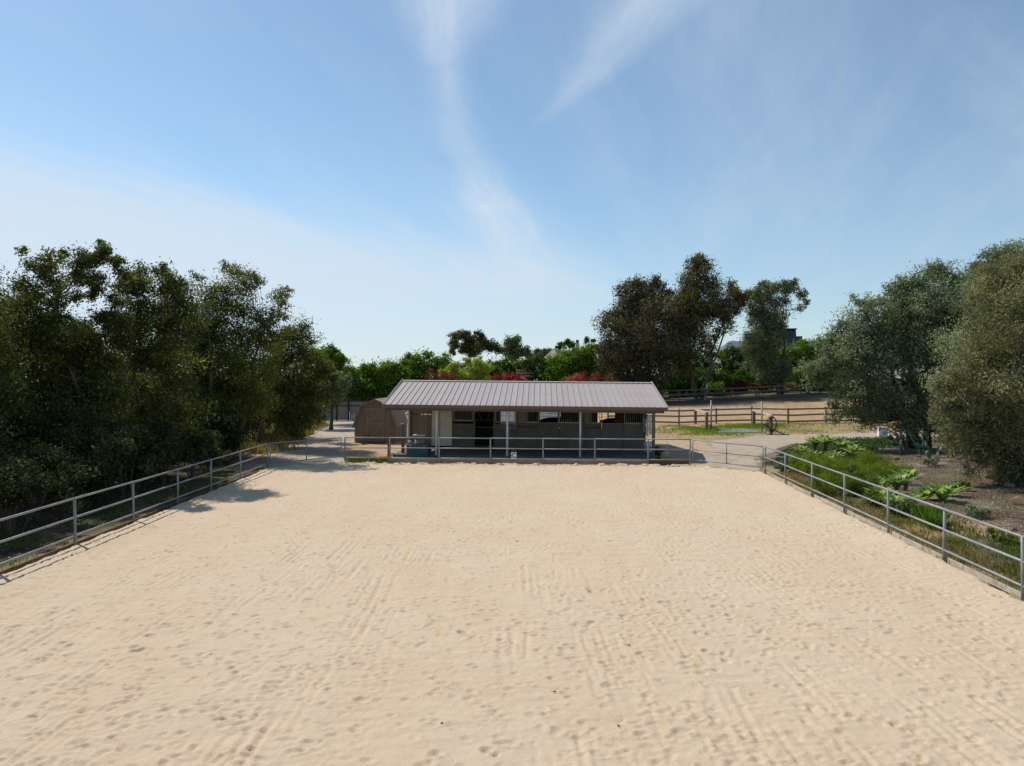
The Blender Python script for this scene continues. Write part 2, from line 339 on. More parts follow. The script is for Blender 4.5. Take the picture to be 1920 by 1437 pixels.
# ------------------------------------------------------------------ ground
def axis(lo, hi, step, far, grow=1.25):
    a = list(np.arange(lo, hi + 1e-6, step)); s = step
    while a[-1] < far: s *= grow; a.append(a[-1] + s)
    s = step
    while a[0] > -far: s *= grow; a.insert(0, a[0] - s)
    return np.array(a)
def C3(*c): return np.array(c)
def build_ground():
    xs = axis(-30, 42, .3, 4000); ys = axis(-2, 92, .3, 4000)
    Xg, Yg = np.meshgrid(xs, ys); Zg = gz(Xg, Yg)
    nx = len(xs); V = np.stack([Xg, Yg, Zg], -1).reshape(-1, 3)
    i = np.arange(len(ys) - 1)[:, None] * nx + np.arange(nx - 1)[None]; i = i.ravel()
    F = np.stack([i, i + 1, i + nx + 1, i + nx], -1)
    x, y = Xg.ravel(), Yg.ravel()
    n = lambda s, k: vnoise(x, y, s, k)
    col = np.zeros((len(x), 3)) + C3(.26, .20, .12)
    def lay(c, m):
        nonlocal col
        m = np.clip(m, 0, 1)[:, None]; col = col * (1 - m) + C3(*c) * m
    # left wood floor
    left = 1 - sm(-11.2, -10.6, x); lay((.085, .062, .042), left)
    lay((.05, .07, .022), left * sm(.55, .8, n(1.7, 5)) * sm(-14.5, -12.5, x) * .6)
    lay((.40, .29, .19), left * sm(.62, .85, n(1.1, 6)) * .25)
    # dirt round the shed and the left gate
    d = poly_dist(x, y, [(-12.5, 31), (-6.0, 32.7), (-6.0, 50), (-11, 50), (-14.5, 40)]); lay((.43, .30, .195), 1 - sm(-.5, .8, d + (n(1.5, 7) - .5) * 1.6))
    # behind the barn: paddock dirt
    lay((.43, .285, .165), sm(47, 49, y) * sm(-6, -4, x + (n(4, 8) - .5) * 3))
    lay((.34, .23, .135), sm(47, 49, y) * sm(-6, -4, x) * sm(.4, .7, n(3.2, 9)) * .8)
    lay((.40, .31, .24), sm(64, 70, y) * sm(-6, -4, x) * sm(.45, .7, n(7, 19)) * .5)
    # dry yellow slope with green patches right of the barn
    g = poly_dist(x, y, [(11, 44), (14, 58), (38, 58), (38, 53), (22, 52), (17, 48)])
    lay((.34, .25, .12), (1 - sm(-1, 1.2, g + (n(2.2, 10) - .5) * 3)) * .8)
    lay((.17, .27, .035), np.exp(-(((x - 15.3) / 2.3) ** 2 + ((y - 53) / 2.6) ** 2)) * 1.3 * sm(.25, .55, n(1.0, 21)))
    lay((.16, .26, .035), np.exp(-(((x - 20.2) / 2.6) ** 2 + ((y - 57) / 1.8) ** 2)) * 1.5 * sm(.2, .5, n(1.0, 22)))
    lay((.17, .19, .06), np.exp(-(((x - 24) / 3.5) ** 2 + ((y - 53.5) / 1.6) ** 2)) * sm(.3, .6, n(1.2, 23)))
    # beside the barn
    b = poly_dist(x, y, [(7.6, 32), (10, 32.2), (12.5, 44), (11, 47), (7.6, 47)]); lay((.43, .32, .22), 1 - sm(-.3, .5, b))
    # right garden
    rg = poly_dist(x, y, [(8, -14), (10.2, 24), (10.8, 29.5), (13.2, 36), (17, 43), (24, 47.5), (45, 50), (60, -14)])
    rm = 1 - sm(-.4, .3, rg); lay((.125, .09, .068), rm); lay((.25, .205, .175), rm * sm(.5, .8, n(1.4, 12)) * .7)
    lay((.40, .255, .165), rm * sm(.35, .6, n(2.6, 13)) * (1 - sm(17, 23, y)) * sm(9.5, 11, x))
    lay((.32, .24, .10), rm * (1 - sm(.5, 1.3, x - rightx(y) + (n(.7, 14) - .5))) * .9)
    lay((.16, .17, .08), rm * sm(.62, .85, n(1.3, 15)) * .5)
    # far land
    far = sm(84, 100, y); lay((.11, .085, .06), sm(75, 79, y + (n(3, 24) - .5) * 3) * sm(3, 6, x)); lay((.14, .15, .06), far); lay((.14, .15, .06), sm(45, 80, np.abs(x)))  # dark band round the far fence: mulch with shade painted into its colour
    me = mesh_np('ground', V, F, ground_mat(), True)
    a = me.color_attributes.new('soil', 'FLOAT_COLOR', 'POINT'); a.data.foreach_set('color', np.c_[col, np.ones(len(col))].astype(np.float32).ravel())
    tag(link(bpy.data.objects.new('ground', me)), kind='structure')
def ground_mat():
    def fn(t, b):
        a = t.node('ShaderNodeAttribute', attribute_name='soil').outputs['Color']; v = coord(t)
        n = t.noise(v, 2.2, 8, .72); n2 = t.noise(v, 14, 6, .7)
        c = t.mix(t.ramp(n, .3, .7), t.mix(1, a, (.72, .72, .72, 1), 'MULTIPLY'), t.mix(1, a, (1.25, 1.24, 1.22, 1), 'MULTIPLY'))
        c = t.mix(t.ramp(n2, .56, .72), c, t.mix(1, c, (.62, .6, .58, 1), 'MULTIPLY'))
        t.put(b.inputs['Base Color'], c); b.inputs['Roughness'].default_value = .95; b.inputs['Specular IOR Level'].default_value = .1
        bp = t.node('ShaderNodeBump'); bp.inputs['Strength'].default_value = .8; bp.inputs['Distance'].default_value = .05
        t.put(bp.inputs['Height'], t.m('ADD', t.noise(v, 6, 6, .7), t.m('MULTIPLY', n2, .5))); t.l.new(bp.outputs[0], b.inputs['Normal'])
    return mat('ground_soil', fn)
build_ground()

def dirt_mat(name, c, s=1.0):
    def fn(t, b):
        v = coord(t); n = t.noise(v, .9 * s, 7, .7); n2 = t.noise(v, 18, 5, .7)
        k = t.mix(t.ramp(n, .3, .7), tuple(q * .84 for q in c) + (1,), tuple(q * 1.14 for q in c) + (1,))
        k = t.mix(t.ramp(n2, .58, .7), k, t.mix(1, k, (.78, .76, .74, 1), 'MULTIPLY'))
        t.put(b.inputs['Base Color'], k); b.inputs['Roughness'].default_value = .95; b.inputs['Specular IOR Level'].default_value = .1
        bp = t.node('ShaderNodeBump'); bp.inputs['Strength'].default_value = .7; bp.inputs['Distance'].default_value = .03
        t.put(bp.inputs['Height'], t.noise(v, 9, 6, .7)); t.l.new(bp.outputs[0], b.inputs['Normal'])
    return mat(name, fn)
def sheet(name, poly, m, step=.22, lift=.02, wob=.5):
    P = np.array(poly); xs = np.arange(P[:, 0].min() - 1, P[:, 0].max() + 1, step); ys = np.arange(P[:, 1].min() - 1, P[:, 1].max() + 1, step)
    Xg, Yg = np.meshgrid(xs, ys); d = poly_dist(Xg, Yg, poly) + (vnoise(Xg, Yg, .9, 31) - .5) * wob + (vnoise(Xg, Yg, .35, 32) - .5) * wob * .5
    Z = np.maximum(gz(Xg, Yg), -.02) + lift - .07 * sm(-.25, .05, d)
    nx = len(xs); i = (np.arange(len(ys) - 1)[:, None] * nx + np.arange(nx - 1)[None]).ravel()
    F = np.stack([i, i + 1, i + nx + 1, i + nx], -1); dd = d.ravel(); F = F[(dd[F].min(1) < .06)]
    me = mesh_np(name, np.stack([Xg, Yg, Z], -1).reshape(-1, 3), F, m, True)
    return tag(link(bpy.data.objects.new(name, me)), kind='structure')
sheet('driveway', [(8.7, 31.6), (11.0, 29.6), (13.6, 36.6), (17.4, 42.5), (24.5, 46.8), (45, 49.5), (45, 54.5), (26, 51.8), (18, 49.0), (13.2, 45), (10.4, 38)], dirt_mat('driveway_dirt', (.39, .315, .235)))
sheet('path', [(-10.6, 31.3), (-8.4, 32.7), (-8.2, 36), (-9.6, 38.5), (-10.1, 43), (-11.2, 50), (-13.6, 62), (-16, 70), (-19.5, 70), (-17, 60), (-14.8, 50), (-14.2, 42), (-13.2, 37), (-12.2, 33)], dirt_mat('path_dirt', (.40, .33, .25)))

# ------------------------------------------------------------------ arena sand with real hoof prints and drag marks
def build_sand():
    ys = np.concatenate([np.arange(-13.5, 5.5, .5), np.arange(5.5, 12.5, .024), np.arange(12.5, 20, .038), np.arange(20, 33.2, .06)])
    xs = np.arange(-11.3, 11.4, .032)
    Xg, Yg = np.meshgrid(xs, ys); H = np.zeros_like(Xg); rg = np.random.default_rng(5)
    H += (vnoise(Xg, Yg, 2.3, 41) - .5) * .03 + (vnoise(Xg, Yg, .55, 42) - .5) * .014 + (vnoise(Xg * .6, Yg * 1.3, .17, 43) - .5) * .013
    H += (vnoise(Xg * .45, Yg * 1.6, .2, 44) - .5) * .012 + (vnoise(Xg, Yg, .07, 45) - .5) * .008
    def stamp(cx, cy, ca, sa, rx, ry, fn):
        r = max(rx, ry) * 2.0
        j0, j1 = np.searchsorted(ys, (cy - r, cy + r)); i0, i1 = np.searchsorted(xs, (cx - r, cx + r))
        if j1 <= j0 or i1 <= i0: return
        dx = Xg[j0:j1, i0:i1] - cx; dy = Yg[j0:j1, i0:i1] - cy
        u = (dx * ca + dy * sa) / rx; v = (-dx * sa + dy * ca) / ry; H[j0:j1, i0:i1] += fn(u, v)
    # rails of a drag harrow running away from the camera, short pieces broken by hoof prints
    def groove(dep, wd):
        def f(u, v):
            return (-dep * np.exp(-(u * u)) + dep * .7 * np.exp(-((np.abs(u) - 1.8) / .6) ** 2)) * (1 - sm(.85, 1.0, np.abs(v))) * sm(0, .05, 1 - np.abs(v))
        return f
    for k in range(150):
        cx = rg.uniform(-10, 10); cy = 6.3 + 10 * rg.random() ** 1.8; a = rg.normal(0, .035); ln = rg.uniform(.25, 1.0)
        for q in range(rg.integers(1, 5)):
            stamp(cx + q * rg.uniform(.13, .22), cy + rg.normal(0, .12), math.cos(a), math.sin(a), rg.uniform(.025, .05), ln, groove(rg.uniform(.003, .011), 0))
    for k in range(26):   # broad wheel bands with tread cleats
        cx = rg.uniform(-9, 9); cy = rg.uniform(6.5, 20); a = rg.normal(0, .06); ca, sa = math.cos(a), math.sin(a)
        def f(u, v):
            edge = 1 - sm(.9, 1.0, np.abs(u)); return edge * (1 - sm(.9, 1, np.abs(v))) * (-.005 + .004 * np.sin(v * 34 + np.abs(u) * 2.5))
        stamp(cx, cy, ca, sa, .12, rg.uniform(.6, 1.3), f)
    def hoof(dep):
        def f(u, v):
            r2 = u * u + v * v; r = np.sqrt(r2)
            return -dep * (1 - sm(.55, 1.0, r)) + dep * .5 * np.exp(-((r - 1.15) / .22) ** 2) + dep * .35 * np.exp(-((u) ** 2 * 3 + (v + 1.2) ** 2 * 6))
        return f
    for k in range(13000):
        cy = 6.2 + 25.6 * rg.random() ** 1.25; cx = rg.uniform(-10.8, 10.8)
        dn = vnoise(np.array([cx]), np.array([cy]), 2.8, 47)[0]
        if rg.random() > .3 + dn * 1.0: continue
        a = rg.uniform(0, 3.14); s = rg.uniform(.032, .068) * (1.25 if rg.random() < .15 else 1)
        stamp(cx, cy, math.cos(a), math.sin(a), s * rg.uniform(.9, 1.3), s * rg.uniform(1.0, 1.7), hoof(rg.uniform(.006, .018)))
    for k in range(300):   # larger dragged prints close to the near end
        cy = 6.2 + 7 * rg.random() ** 1.4; cx = rg.uniform(-9, 9); a = rg.normal(0, .35)
        stamp(cx, cy, math.cos(a), math.sin(a), rg.uniform(.07, .15), rg.uniform(.045, .08), hoof(rg.uniform(.009, .019)))
    for k in range(46):   # trails of one horse
        x0, y0 = rg.uniform(-9, 9), rg.uniform(7, 28); a = rg.uniform(-.5, .5) + (0 if rg.random() < .65 else 1.5)
        for q in range(rg.integers(7, 18)):
            x0 += math.cos(a) * rg.uniform(.3, .5); y0 += math.sin(a) * rg.uniform(.3, .5); a += rg.normal(0, .09)
            for s_ in (-1, 1): stamp(x0 - math.sin(a) * .09 * s_ + rg.normal(0, .03), y0 + math.cos(a) * .09 * s_, math.cos(a), math.sin(a), .075, .055, hoof(rg.uniform(.007, .014)))
    d = poly_dist(Xg, Yg, ARENA); wob = (vnoise(Xg, Yg, .45, 48) - .5) * .36 + (vnoise(Xg, Yg, .16, 49) - .5) * .2
    near_front = sm(28, 31, Yg)
    e = d + wob * (.4 + .6 * near_front)
    bank = .05 * sm(-1.4, -.25, d)
    Z = .035 + H * (1 + .6 * near_front) + bank - .20 * sm(-.22, .16, e)
    # churned clods along the barn side
    Z += near_front * np.exp(-((d + .35) / .3) ** 2) * (sm(.5, .75, vnoise(Xg, Yg, .28, 50)) * .07)
    nx = len(xs); i = (np.arange(len(ys) - 1)[:, None] * nx + np.arange(nx - 1)[None]).ravel()
    F = np.stack([i, i + 1, i + nx + 1, i + nx], -1); dd = e.ravel(); F = F[dd[F].min(1) < .16]
    def fn(t, b):
        v = coord(t)
        n = t.noise(t.mapping(v, (1, .7, 1)), .35, 6, .65); n2 = t.noise(v, 3.5, 6, .7); n3 = t.noise(v, 130, 2, .6); n4 = t.noise(v, 22, 4, .7)
        st = t.noise(t.mapping(v, (5.5, .35, 1), (0, 0, R(2))), 1.0, 6, .65)
        c = t.mix(t.ramp(n, .3, .7), (.572, .425, .292, 1), (.59, .465, .332, 1))
        c = t.mix(t.m('MULTIPLY', t.ramp(n2, .42, .75), .45), c, (.49, .40, .275, 1))
        c = t.mix(t.m('MULTIPLY', t.ramp(st, .45, .75), .35), c, (.62, .49, .35, 1))
        c = t.mix(t.m('MULTIPLY', t.ramp(n4, .55, .75), .25), c, (.44, .35, .24, 1))
        c = t.mix(t.m('MULTIPLY', t.ramp(n3, .62, .75), .55), c, (.36, .28, .19, 1))
        t.put(b.inputs['Base Color'], c); b.inputs['Roughness'].default_value = .96; b.inputs['Specular IOR Level'].default_value = .08
        bp = t.node('ShaderNodeBump'); bp.inputs['Strength'].default_value = .85; bp.inputs['Distance'].default_value = .025
        hgt = t.m('ADD', t.m('MULTIPLY', t.noise(v, 12, 6, .72), 1.0), t.m('MULTIPLY', t.noise(v, 80, 3, .7), .3))
        t.put(bp.inputs['Height'], hgt); t.l.new(bp.outputs[0], b.inputs['Normal'])
    me = mesh_np('arena_sand', np.stack([Xg, Yg, Z], -1).reshape(-1, 3), F, mat('sand', fn), True)
    tag(link(bpy.data.objects.new('arena_sand', me)), kind='structure')
build_sand()

# ------------------------------------------------------------------ leaves, crowns, trees
def leaf_arrays(P, N, ln, asp, rg, up=0.0, tint=None):
    n = len(P); N = N / (np.linalg.norm(N, axis=1, keepdims=True) + 1e-9)
    T = rg.normal(size=(n, 3)); T[:, 2] += up; T -= N * (T * N).sum(1, keepdims=True); T /= (np.linalg.norm(T, axis=1, keepdims=True) + 1e-9)
    B = np.cross(N, T); l = ln * rg.uniform(.6, 1.35, (n, 1)); w = l * asp
    V = np.stack([P - T * l / 2, P + B * w / 2 - T * l * .08, P + T * l / 2, P - B * w / 2 - T * l * .08], 1).reshape(-1, 3)
    return V, np.arange(n * 4).reshape(-1, 4), np.repeat(tint if tint is not None else rg.random(n), 4)
def leaf_mesh(name, V, F, T, m):
    me = mesh_np(name, V, F, m); a = me.attributes.new('tint', 'FLOAT', 'POINT'); a.data.foreach_set('value', T.astype(np.float32)); return me
def sph(rg, n): v = rg.normal(size=(n, 3)); return v / np.linalg.norm(v, axis=1, keepdims=True)
def clump_leaves(lobes, total, ln, asp, rg, sub=15, up=0., ragged=.28, subr=.50, flat=.9, droop=0., tvar=.28, cen=None):
    """lobes: (centre, radius). sub clumps sit on each lobe's shell, leaves spread through each sub clump."""
    C = np.array([l[0] for l in lobes], float); Rr = np.array([l[1] for l in lobes], float); wt = Rr ** 2 / (Rr ** 2).sum()
    Ps, Ns, Ts, subs = [], [], [], []
    for c, r, w in zip(C, Rr, wt):
        k = max(5, int(sub * rg.uniform(.8, 1.3))); d = sph(rg, k); sc = c + d * r * rg.uniform(.25, 1.12, (k, 1)) * np.array([1, 1, flat]); sr = r * subr * rg.uniform(.55, 1.35, k)
        lt = rg.normal(0, .17)
        for q in range(k):
            n = int(total * w / k * rg.uniform(.6, 1.4)) + 3; u = sph(rg, n)
            rad = sr[q] * (rg.random((n, 1)) ** .45 + np.abs(rg.normal(0, ragged, (n, 1))) * (rg.random((n, 1)) < .5))
            st = 1 + .5 * rg.random(3); st[2] *= .8; p = sc[q] + u * rad * st; p[:, 2] -= droop * rg.random(n) * r
            Ps.append(p); Ns.append(u * .9 + rg.normal(size=(n, 3)) * .55 + np.array([0, 0, .25]))
            Ts.append(np.clip(.42 + lt + rg.normal(0, .20) + rg.normal(0, tvar, n), 0, 1)); subs.append((c, sc[q], r))
    return np.concatenate(Ps), np.concatenate(Ns), np.concatenate(Ts), subs
def bend(a, b, k, rg, sag=.1):
    a = Vector(a); b = Vector(b); L_ = (b - a).length
    out = [a + (b - a) * (i / k) for i in range(k + 1)]
    for i in range(1, k): out[i] += Vector(rg.normal(0, L_ * .022, 3)) + Vector((0, 0, -sag * L_ * math.sin(math.pi * i / k)))
    return out
def tree(name, label, base, lobes, leaves, ln, asp, lm, bark, seed, tr=.16, stems=1, spread=.5, group=None, zs=.35, cat='tree', twig=.012, **kw):
    """base: world point; lobes in world space"""
    rg = np.random.default_rng(seed); bx, by = base; bz = gz1(bx, by) - .05
    root = thing(name, label, cat, (bx, by, bz), 0, group); O = np.array([bx, by, bz])
    lb = [(np.array(c) - O, r) for c, r in lobes]
    P, N, T, subs = clump_leaves(lb, leaves, ln, asp, rg, **kw)
    keep = P[:, 2] > .05; P, N, T = P[keep], N[keep], T[keep]
    V, F, TT = leaf_arrays(P, N, ln, asp, rg, up=kw.get('up', 0), tint=T)
    link(bpy.data.objects.new('crown', leaf_mesh('crown', V, F, TT, lm)), root)
    tops = np.array([c for c, r in lb]); H = tops[:, 2].max(); cen = tops.mean(0)
    tb, bb = MB(), MB(); stems_ = []
    for s in range(stems):
        a = 2 * math.pi * (s + rg.random() * .5) / stems; off = spread * (0 if stems == 1 else 1)
        ft = Vector((math.cos(a) * tr * 1.5 * (stems > 1), math.sin(a) * tr * 1.5 * (stems > 1), 0))
        top = Vector((cen[0] * .8 + math.cos(a) * off * H * .25, cen[1] * .8 + math.sin(a) * off * H * .15, H * rg.uniform(.62, .8)))
        pts = bend(ft, top, 7, rg, 0); r0 = tr * (1 if stems == 1 else .8)
        rad = [r0 * (1.35 if i == 0 else 1 - .82 * i / 7) for i in range(8)]; tb.tube(pts, rad, 9); stems_.append((pts, rad))
    for c, r in lb:
        best = None
        for pts, rad in stems_:
            for i in range(2, 8):
                q = pts[i]
                if q.z < c[2] - .1 or i == 2:
                    dd = (Vector(c) - q).length + (8 - i) * .12
                    if best is None or dd < best[0]: best = (dd, q, rad[i])
        pp = bend(best[1], Vector(c), 5, rg, .06); r1 = min(best[2] * .7, .02 + r * .05)
        bb.tube(pp, [r1 * (1 - .7 * i / 5) for i in range(6)], 5, False)
    for c, sc, r in subs:
        if rg.random() < .6: bb.tube(bend(c, sc, 2, rg, 0), [.008 + r * .012, .006 + r * .006, .004], 3, False)
    tb.build('trunk', bark, root, True); bb.build('branches', bark, root, True)
    return root
def LP(lst, Y, rg, dj=1.0):
    """lobes measured in the photograph (x, y, radius) put at depth Y with their own scatter in depth"""
    out = []
    for u, v, r in lst:
        rr = r / 1280 * Y; yy = Y + float(rg.uniform(-1, 1)) * rr * dj * 1.2; k = yy / Y
        out.append(((X_(u, yy), yy, Z_(v, yy)), rr * k * 1.08))
    # fill between neighbouring lobes so that the crown is one mass with a broken edge
    n = len(lst)
    for i in range(n):
        for j in range(i):
            (u, v, r), (a, b, q) = lst[i], lst[j]; d = math.hypot(u - a, v - b)
            if d < (r + q) * 1.25 and rng_fill(rg, v, b):
                rr = (r + q) / 2 * .8 / 1280 * Y; yy = Y + float(rg.uniform(-1, 1)) * rr * dj * 1.8; k = yy / Y
                out.append(((X_((u + a) / 2, yy), yy, Z_((v + b) / 2, yy)), rr * k))
    return out
def rng_fill(rg, v, b): return rg.random() < .62
def bush(name, label, x, y, rx, ry, h, leaves, ln, lm, seed, asp=.45, lobes=9, group=None, cat='bush', up=0., stems=True, zoff=0., ragged=.35, sub=7, subr=.45, kind=None):
    rg = np.random.default_rng(seed); z = gz1(x, y) + zoff; root = thing(name, label, cat, (x, y, z), 0, group)
    lb = []
    for i in range(lobes):
        a = rg.uniform(0, 6.28); q = rg.random() ** .5 * .75; hh = h * (1 - q * q * .55) * rg.uniform(.4, .95)
        lb.append(((rx * q * math.cos(a), ry * q * math.sin(a), hh), min(rx, ry, h) * rg.uniform(.32, .5)))
    P, N, T, subs = clump_leaves(lb, leaves, ln, asp, rg, sub=sub, ragged=ragged, subr=subr)
    k = P[:, 2] > .01; V, F, TT = leaf_arrays(P[k], N[k], ln, asp, rg, up, T[k])
    link(bpy.data.objects.new('foliage', leaf_mesh('foliage', V, F, TT, lm)), root)
    if stems:
        m = MB()
        for c, r in lb: m.tube(bend((c[0] * .15, c[1] * .15, -.03), c, 3, rg, 0), [.03, .022, .015, .008], 4, False)
        m.build('stems', M['bark'], root)
    return root
def hedge(name, label, pts, leaves, ln, lm, seed, cat='hedge', asp=.4, up=1.2, group=None):
    """pts: (px, top_py, depth, thickness, Y) along the hedge"""
    rg = np.random.default_rng(seed); lb = []
    pts = [(p[0], p[1] - 7, p[2]) for p in pts]; u0, v0, Y0 = pts[0]; x0 = X_(sum(p[0] for p in pts) / len(pts), Y0); z0 = gz1(x0, Y0); root = thing(name, label, cat, (x0, Y0, z0), 0, group)
    for (a, va, Ya), (b, vb, Yb) in zip(pts, pts[1:]):
        Lm = abs(b - a) / 1280 * Ya; k = max(2, int(Lm / .7))
        for i in range(k):
            t = (i + rg.random()) / k; Y = Ya + (Yb - Ya) * t; u = a + (b - a) * t; x = X_(u, Y); zt = Z_(va + (vb - va) * t, Y) - z0; zb = max(gz1(x, Y) - z0, -1)
            hh = zt - zb; nz = max(2, int(hh / 1.1))
            for j in range(nz):
                r = min(1.0, hh * .35) * rg.uniform(.65, 1.1); zz = zb + .4 + (hh - .4 - r * .8) * (j + .5 + rg.uniform(-.3, .3)) / nz + (rg.uniform(-.1, .6) if j == nz - 1 else 0)
                lb.append(((x - x0, Y - Y0 + rg.uniform(-.9, .9), zz), r))
    P, N, T, subs = clump_leaves(lb, int(leaves * 1.9), ln, asp, rg, sub=10, ragged=.6)
    V, F, TT = leaf_arrays(P, N, ln * 1.45, asp, rg, up, T)
    link(bpy.data.objects.new('foliage', leaf_mesh('foliage', V, F, TT, lm)), root)
    m = MB()
    for c, r in lb[::3]: m.tube([(c[0], c[1], min(c[2], 0) - .6), c], [.06, .02], 4, False)
    m.build('stems', M['bark'], root)
    return root

# ------------------------------------------------------------------ arena fence
PIPE = unit_pipe(.026, M['galv']); POST = unit_pipe(.033, M['galv'])
def pipe_run(label, pts, zr, top, kind=None):
    x0, y0 = pts[0]; root = thing('pipe_fence', label, 'fence', (x0, y0, 0), 0)
    for x, y in pts:
        p = link(bpy.data.objects.new('post', POST), root); p.location = (x - x0, y - y0, -.25); p.scale = (1, 1, top + .25)
        p.rotation_euler = (RG.normal(0, .006), RG.normal(0, .006), 0)
    for z in zr:
        for (ax, ay), (bx, by) in zip(pts, pts[1:]):
            span('rail', PIPE, (ax - x0, ay - y0, z + RG.normal(0, .004)), (bx - x0, by - y0, z + RG.normal(0, .004)), root)
    return root
lyp = [30.6, 27.3, 24.4, 21.8, 19.1, 16.4, 13.8, 11.2, 8.6, 6.0, 3.4, .8, -1.8, -4.4]
ryp = [29.1, 26.3, 23.4, 20.6, 17.7, 15.07, 12.4, 9.7, 7.0, 4.3, 1.6, -1.1, -3.8]
pipe_run('three-rail galvanised pipe fence along the shaded left side of the arena', [(leftx(y), y) for y in lyp], (.25, .70, 1.15), 1.17)
pipe_run('three-rail galvanised pipe fence along the right side of the arena by the garden', [(rightx(y), y) for y in ryp], (.25, .70, 1.15), 1.17)
fx = [646.5, 731, 823.5, 920, 1018.5, 1115.5, 1215, 1294]
def fy(x): return LG[1] + (RGT[1] - LG[1]) * (x - LG[0]) / (RGT[0] - LG[0])
fpts = []
for u in fx:
    Y = 32.0
    for _ in range(4): Y = fy(X_(u, Y))
    fpts.append((X_(u, Y), Y))
pipe_run('three-rail pipe fence across the far end of the arena in front of the stable', fpts, (.31, .78, 1.26), 1.28)
def gate(label, a, b, ztop_a, ztop_b):
    root = thing('pipe_gate', label, 'gate', (a[0], a[1], 0)); d = (b[0] - a[0], b[1] - a[1])
    P = lambda t, z: (d[0] * t, d[1] * t, z + (ztop_b - ztop_a) * t)
    z0 = ztop_a
    gp = unit_pipe(.024, M['galv'])
    for z in (z0, z0 - .45, z0 - .90): span('rail', gp, P(.03, z), P(.97, z), root)
    for t in (.03, .5, .97): span('upright', gp, P(t, z0 - .92), P(t, z0 + (.02 if t != .5 else 0)), root)
    wire = unit_pipe(.005, M['galv'])
    span('brace_wire', wire, P(.03, z0), P(.5, z0 - .9), root); span('brace_wire', wire, P(.5, z0 - .45), P(.97, z0 - .9), root)
    for z in (z0 - .12, z0 - .8): MB().tube([P(.0, z), P(.035, z)], .018, 6).build('hinge', M['galv'], root)
    MB().tube([P(.975, z0 - .25), P(1.0, z0 - .28), P(.985, z0 - .4)], .007, 5).build('latch_chain', M['galv'], root)
gate('pipe gate at the left corner of the arena leading to the shed path', LC, LG, 1.16, 1.26)
gate('pipe gate at the right corner of the arena opening on the driveway', RC, RGT, 1.16, 1.24)
# edging boards along the base
def edging(label, f, y0, y1, off, m, h):
    root = thing('edging', label, 'edging board', (f(y0), y0, 0)); y = y0
    while y < y1:
        ye = min(y + 2.8, y1); mb = MB(); mb.bar((f(y) - f(y0) + off, y - y0 + .01, h / 2 - .03 + RG.normal(0, .006)), (f(ye) - f(y0) + off, ye - y0 - .01, h / 2 - .03 + RG.normal(0, .006)), .05, h)
        mb.build('board', m, root, False, .006); y = ye
edging('weathered board edging at the foot of the right arena fence', rightx, -8, 29.0, .075, M['lwood'], .125)
edging('half-buried dark board edging at the foot of the left arena fence', leftx, -8, 30.3, -.08, M['bwood'], .10)
# retaining wall under the far fence
rw = thing('retaining_wall', 'low taupe block retaining wall under the far arena fence', 'wall', (fpts[1][0], fpts[1][1], 0))
ux = Vector((RGT[0] - LG[0], RGT[1] - LG[1], 0)).normalized(); uy = Vector((-ux.y, ux.x, 0)); o0 = Vector((fpts[1][0], fpts[1][1], 0))
def wallpiece(name, s0, s1, z0, z1, m, root, t=.12, off=.09, org=o0):
    a = org + ux * s0 + uy * off - root.location; b = org + ux * s1 + uy * off - root.location; a.z = b.z = (z0 + z1) / 2
    return MB().bar(a, b, t, z1 - z0).build(name, m, root, False, .008)
Ltot = (Vector((fpts[6][0], fpts[6][1], 0)) - o0).length; s = 0; q = 0
cuts = [0, 1.35, 3.70, 6.05, 8.45, 10.8, Ltot]
for a, b in zip(cuts, cuts[1:]): wallpiece('block', a + .012, b - .012, -.1, .27 + RG.normal(0, .005), M['block'], rw)
for c_ in cuts[1:-1]: wallpiece('joint_strip', c_ - .018, c_ + .018, -.1, .255, M['conc'], rw, .145)
L2 = (Vector((fpts[7][0], fpts[7][1], 0)) - o0).length
bd = thing('board_wall', 'dark brown plank wall under the right end of the far fence', 'wall', (fpts[6][0], fpts[6][1], 0))
for z in (-.1, .032, .164): wallpiece('plank', Ltot + .02, L2 - .04, z, z + .125, M['bwood'], bd, .06)
bd2 = thing('board_wall', 'low dark plank below the weeds at the left end of the far fence', 'wall', (fpts[0][0], fpts[0][1], 0))
L0 = (Vector((fpts[0][0], fpts[0][1], 0)) - o0).length
for z in (-.1, .0): wallpiece('plank', -L0 + .05, -.04, z, z + .095, M['bwood'], bd2, .05)
# letter marker
def letter_sign():
    x, y = X_(963.5, 31.9), 31.87; r = thing('letter_sign', 'small white dressage letter board with a black C hung on the far fence', 'sign', (x, y, .32))
    MB().box(-.12, .12, -.015, .015, 0, .30).build('board', M['white'], r, False, .01)
    cu = bpy.data.curves.new('letter', 'FONT'); cu.body = 'C'; cu.size = .30; cu.extrude = .004; cu.offset = .006; cu.align_x = 'CENTER'; cu.align_y = 'CENTER'
    o = bpy.data.objects.new('tmp', cu); COL.objects.link(o); dg = bpy.context.evaluated_depsgraph_get(); dg.update()
    me = bpy.data.meshes.new_from_object(o.evaluated_get(dg)); bpy.data.objects.remove(o); me.materials.clear(); me.materials.append(M['black'])
    l = link(bpy.data.objects.new('letter', me), r); l.location = (0, -.021, .15); l.rotation_euler = (R(90), 0, 0)
    MB().tube([(-.09, 0, .30), (-.08, .01, .40), (0, .02, .455), (.08, .01, .40), (.09, 0, .30)], .006, 5).build('wire', M['galv'], r)
letter_sign()

